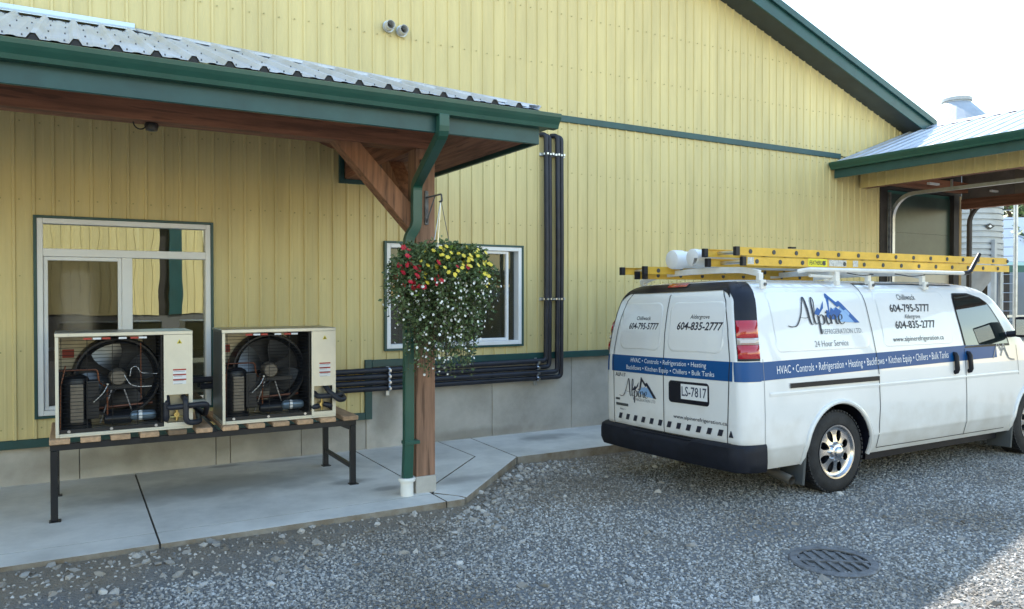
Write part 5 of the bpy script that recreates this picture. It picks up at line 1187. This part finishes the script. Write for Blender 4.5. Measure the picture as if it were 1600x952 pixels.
m = MB(); m.box(5.92, 5.99, 5.0, 5.04, 2.285, 2.30); m.build('ladder_lock', MATS['rubber'], lad)
ladder('step_ladder', 'shorter dull yellow ladder with black feet on the far side of the van roof rack', 4.98, 7.6, 5.98, 6.34, 2.052, [(0, .0, .0), (-.045, .10, .12)])
for i, (x, y, z, r_, x1, lb_) in enumerate(((5.22, 5.88, 2.197, .086, 8.2, 'white capped plastic tube on the van rack beside the far yellow ladder'), (5.18, 5.545, 2.205, .078, 8.2, 'white plastic tube with cut-away end lying next to the yellow extension ladder'))):
    t = empty('pipe_carrier', (x, y, z), lb_, 'tube', 'white tubes on the van rack')
    m = MB(); m.lathe([(r_ - .006, .10), (r_ - .006, x1 - x), (r_, x1 - x), (r_, .0), (r_ - .006, 0), (r_ - .006, .1)], 28, (x, y, z), 'x'); m.build('pipe', MATS['pvc'], t, smooth=True)
    if i == 0:
        m = MB(); m.lathe([(1e-3, -.012), (r_ * .7, -.010), (r_ + .004, .0), (r_ + .010, .02), (r_ + .010, .125), (r_ + .002, .13)], 28, (x, y, z), 'x'); m.build('cap', MATS['white_mark'], t, smooth=True)
    else:
        m = MB(); m.lathe([(1e-3, .06), (r_ - .007, .06)], 24, (x, y, z), 'x'); m.build('plug', MATS['unit_black'], t)
        m = MB(); m.lathe([(1e-3, -.01), (r_ * .8, -.008), (r_ + .004, 0), (r_ + .004, .05)], 20, (x, y + .0, z), 'x'); m.v = [(p[0], p[1], max(p[2], z - .01) if p[1] < y - .02 else p[2]) for p in m.v]; m.build('cap', MATS['white_mark'], t, smooth=True)

# ------------------------------------------------------------------ silo, far buildings, trees
M('silo_metal', (.36, .39, .42), .5, metal=.35, var=.12, vs=1.5)
sx, sy = 25.9, 15.05; SR = 1.37; t = empty('grain_silo', (sx, sy, 0), 'corrugated galvanised grain silo with conical roof behind the breezeway', 'silo')
m = MB(); pr = [(SR - .02, 2.75)]; z = 2.75
while z < 7.05: pr += [(SR, z), (SR, z + .12), (SR - .055, z + .13), (SR - .055, z + .175)]; z += .19
m.lathe(pr, 48, (sx, sy, 0)); m.build('wall', MATS['silo_metal'], t, smooth=True, sharp=25)
m = MB(); m.lathe([(SR + .06, 7.16), (SR + .06, 7.2), (.42, 8.28), (.42, 8.33)], 24, (sx, sy, 0)); m.build('cone_roof', MATS['silo_metal'], t)
m = MB(); m.lathe([(.40, 8.3), (.46, 8.32), (.46, 8.42), (.38, 8.46), (1e-3, 8.5)], 24, (sx, sy, 0)); m.build('lid', MATS['silo_metal'], t, smooth=True)
m = MB(); m.lathe([(SR - .02, 2.76), (.2, 1.1), (.2, .9)], 32, (sx, sy, 0)); m.build('hopper', MATS['silo_metal'], t, smooth=True)
for k in range(6):
    a = R(20 + 60 * k); m = MB(); m.box(sx + (SR + .03) * math.cos(a) - .06, sx + (SR + .03) * math.cos(a) + .06, sy + (SR + .03) * math.sin(a) - .06, sy + (SR + .03) * math.sin(a) + .06, 0, 3.6); m.build('leg', MATS['silo_metal'], t)
la = Vector((.50, -.867, 0)); lp = Vector((sx, sy, 0)) + la * (SR + .12) * .995 + Vector((.0, 0, 0)); tt = Vector((.5, -.867, 0)); la = Vector((-.867, -.5, 0))
for s in (-.17, .17): m = MB(); q = lp + tt * s; m.obox(q + Vector((0, 0, .5)), q + Vector((0, 0, 7.6)), tt * .02, la * .02); m.build('ladder_rail', MATS['zinc'], t)
for k in range(23): m = MB(); q = lp + Vector((0, 0, .7 + .3 * k)); m.tube([q - tt * .17, q + tt * .17], .014, 6); m.build('ladder_rung', MATS['zinc'], t)
q = lp + tt * .24 - la * .1; m = MB(); m.tube([q + Vector((0, 0, 0)), q + Vector((0, 0, 7.4))], .045, 10); m.build('fill_pipe', MATS['zinc'], t)
for z in (4.02, 2.92):
    va = Vector((-.30, -.954, 0)); p = Vector((sx, sy, z)) + va * (SR + .02); h_ = Vector((.954, -.30, 0)); m = MB(); m.prism([p - h_ * .17, p + Vector((0, 0, -.1)), p + h_ * .17, p + Vector((0, 0, .1))], va * .03); m.build('hatch_mark', MATS['unit_black'], t); m = MB(); m.prism([p - h_ * .07 + va * .03, p + Vector((0, 0, -.045)) + va * .03, p + h_ * .07 + va * .03, p + Vector((0, 0, .045)) + va * .03], va * .01); m.build('hatch_mark', MATS['white_mark'], t)
# white-roofed barn far right
t = empty('far_barn', (48, 20, 0), 'pale blue-white membrane roofed barn in the distance at the right edge', 'building')
m = MB(); m.prism([(40, 21, 3.4), (64, 10, 3.4), (66.4, 15.2, 6.2), (42.4, 26.2, 6.2)], (0, 0, .08)); m.build('roof', MATS['tarp'], t)
m = MB(); m.prism([(40.2, 21.1, 0), (63.8, 10.3, 0), (63.8, 10.3, 3.38), (40.2, 21.1, 3.38)], (.1, .2, 0)); m.build('wall', MATS['tarp'], t)
m = MB(); m.prism([(40.2, 21.3, 0), (42.5, 26.1, 0), (42.5, 26.1, 6.1), (40.2, 21.3, 3.38)], (.1, -.04, 0)); m.build('end_wall', MATS['tarp'], t)
t = empty('open_shed', (36, 16, 0), 'low dark open shed with green roof edge beyond the van front', 'building')
m = MB(); m.prism([(33.0, 17.2, 2.75), (46, 11.0, 2.75), (47.5, 14.2, 3.05), (34.5, 20.4, 3.05)], (0, 0, .28)); m.build('roof', MATS['shed_green'], t)
for k in range(6): x = 33.3 + k * 2.4; y = 17.2 - k * 1.145; m = MB(); m.box(x, x + .16, y, y + .16, 0, 2.76); m.build('post', MATS['shed_dark'], t)
m = MB(); m.prism([(34.4, 20.2, 0), (36.0, 19.45, 0), (36.0, 19.45, 3.0), (34.4, 20.2, 3.0)], (.05, .1, 0)); m.build('back_wall', MATS['shed_dark'], t)
for z in (.55, .95): m = MB(); m.obox((33.3, 17.2, z), (45.4, 11.5, z), (.02, .04, 0), (0, 0, .05)); m.build('gate_rail', MATS['zinc'], t)
def tree(x, y, h, cr, label, seed):
    t = empty('leafy_tree', (x, y, 0), label, 'tree', 'trees behind the far barn'); q = random.Random(seed)
    m = MB(); top = Vector((x + q.uniform(-.4, .4), y, h * .62)); m.tube([(x, y, -.1), (x + .1, y, h * .25), top], [.32, .24, .1], 8)
    lm = MB(); 
    for k in range(46):
        a = q.uniform(0, 6.28); r_ = cr * math.sqrt(q.random()); zc = h * q.uniform(.35, 1.0); r_ *= math.sin(math.pi * min(.97, max(.12, (zc / h - .22) / .85))) ** .6; c = Vector((x + r_ * math.cos(a), y + r_ * math.sin(a), zc))
        m.tube([Vector((x, y, max(h * .2, zc * .6))), c], [.09, .03], 5)
        s = q.uniform(.7, 1.3)
        for i in range(170):
            d = Vector((q.gauss(0, 1), q.gauss(0, 1), q.gauss(0, .8))).normalized() * s * q.random() ** .35; p = c + d; u = Vector((q.gauss(0, 1), q.gauss(0, 1), q.gauss(0, 1))).normalized(); v_ = u.orthogonal().normalized(); z_ = q.uniform(.16, .32)
            lm.add([p - u * z_, p + v_ * z_ * .6, p + u * z_, p - v_ * z_ * .6], [(0, 1, 2, 3)])
    m.build('trunk', MATS['bark'], t, smooth=True); tag(lm.build('crown', MATS['tree_leaf'], t, fix=False), kind='stuff')
n, L, b = nd(MATS['tree_leaf']); g = n.new('ShaderNodeNewGeometry'); r = n.new('ShaderNodeValToRGB'); L.new(g.outputs['Random Per Island'], r.inputs[0]); L.new(r.outputs[0], b.inputs['Base Color'])
r.color_ramp.elements[0].color = (.03, .065, .015, 1); r.color_ramp.elements[1].color = (.11, .17, .035, 1)
tree(60, 30.5, 11.5, 4.6, 'leafy tree above the pale barn roof at the right edge, seen under the breezeway', 1); tree(66, 31, 10.5, 4.4, 'leafy tree farther right behind the pale barn', 2); tree(45.5, 22.8, 4.6, 2.4, 'small leafy tree seen through the dark open shed', 3)

# ------------------------------------------------------------------ barn across the yard, behind the camera: it shows in the window glass
t = empty('opposite_barn', (-3, -9, 0), 'sunlit yellow ribbed-metal barn across the yard, mirrored in the window panes', 'building')
PIT = .229
OY = -8.0
for a, b_ in ((-13, 2.25), (2.85, 3.45)): siding('siding_panel', a, b_, lambda x: 1.25, lambda x: 4.6, t, y=OY, sgn=-1, pit_n=4)
m = MB(); m.box(-13, 3.45, OY - .4, OY - .03, 0, 1.24); m.build('foundation', MATS['conc_gap'], t)
m = MB(); m.box(2.25, 2.5, OY - .5, OY - .2, 1.25, 4.6); m.build('door', MATS['shed_dark'], t); m = MB(); m.box(2.5, 2.85, OY - .1, OY + .03, 1.25, 4.6); m.build('door_trim', MATS['green_trim'], t)
m = MB(); m.box(-13, 3.4, OY - 6, OY - 5.9, 0, 4.6); m.box(3.3, 3.42, OY - 5.8, OY - .1, 0, 4.6); m.build('rear_wall', MATS['siding'], t)
m = MB(); m.prism([(-13.4, OY + .5, 4.55), (4.2, OY + .5, 4.55), (4.2, OY - 3, 5.75), (-13.4, OY - 3, 5.75)], (0, 0, .05)); m.prism([(-13.4, OY - 6.5, 4.55), (4.2, OY - 6.5, 4.55), (4.2, OY - 3, 5.75), (-13.4, OY - 3, 5.75)], (0, 0, .05)); m.build('roof', MATS['galv_roof'], t)
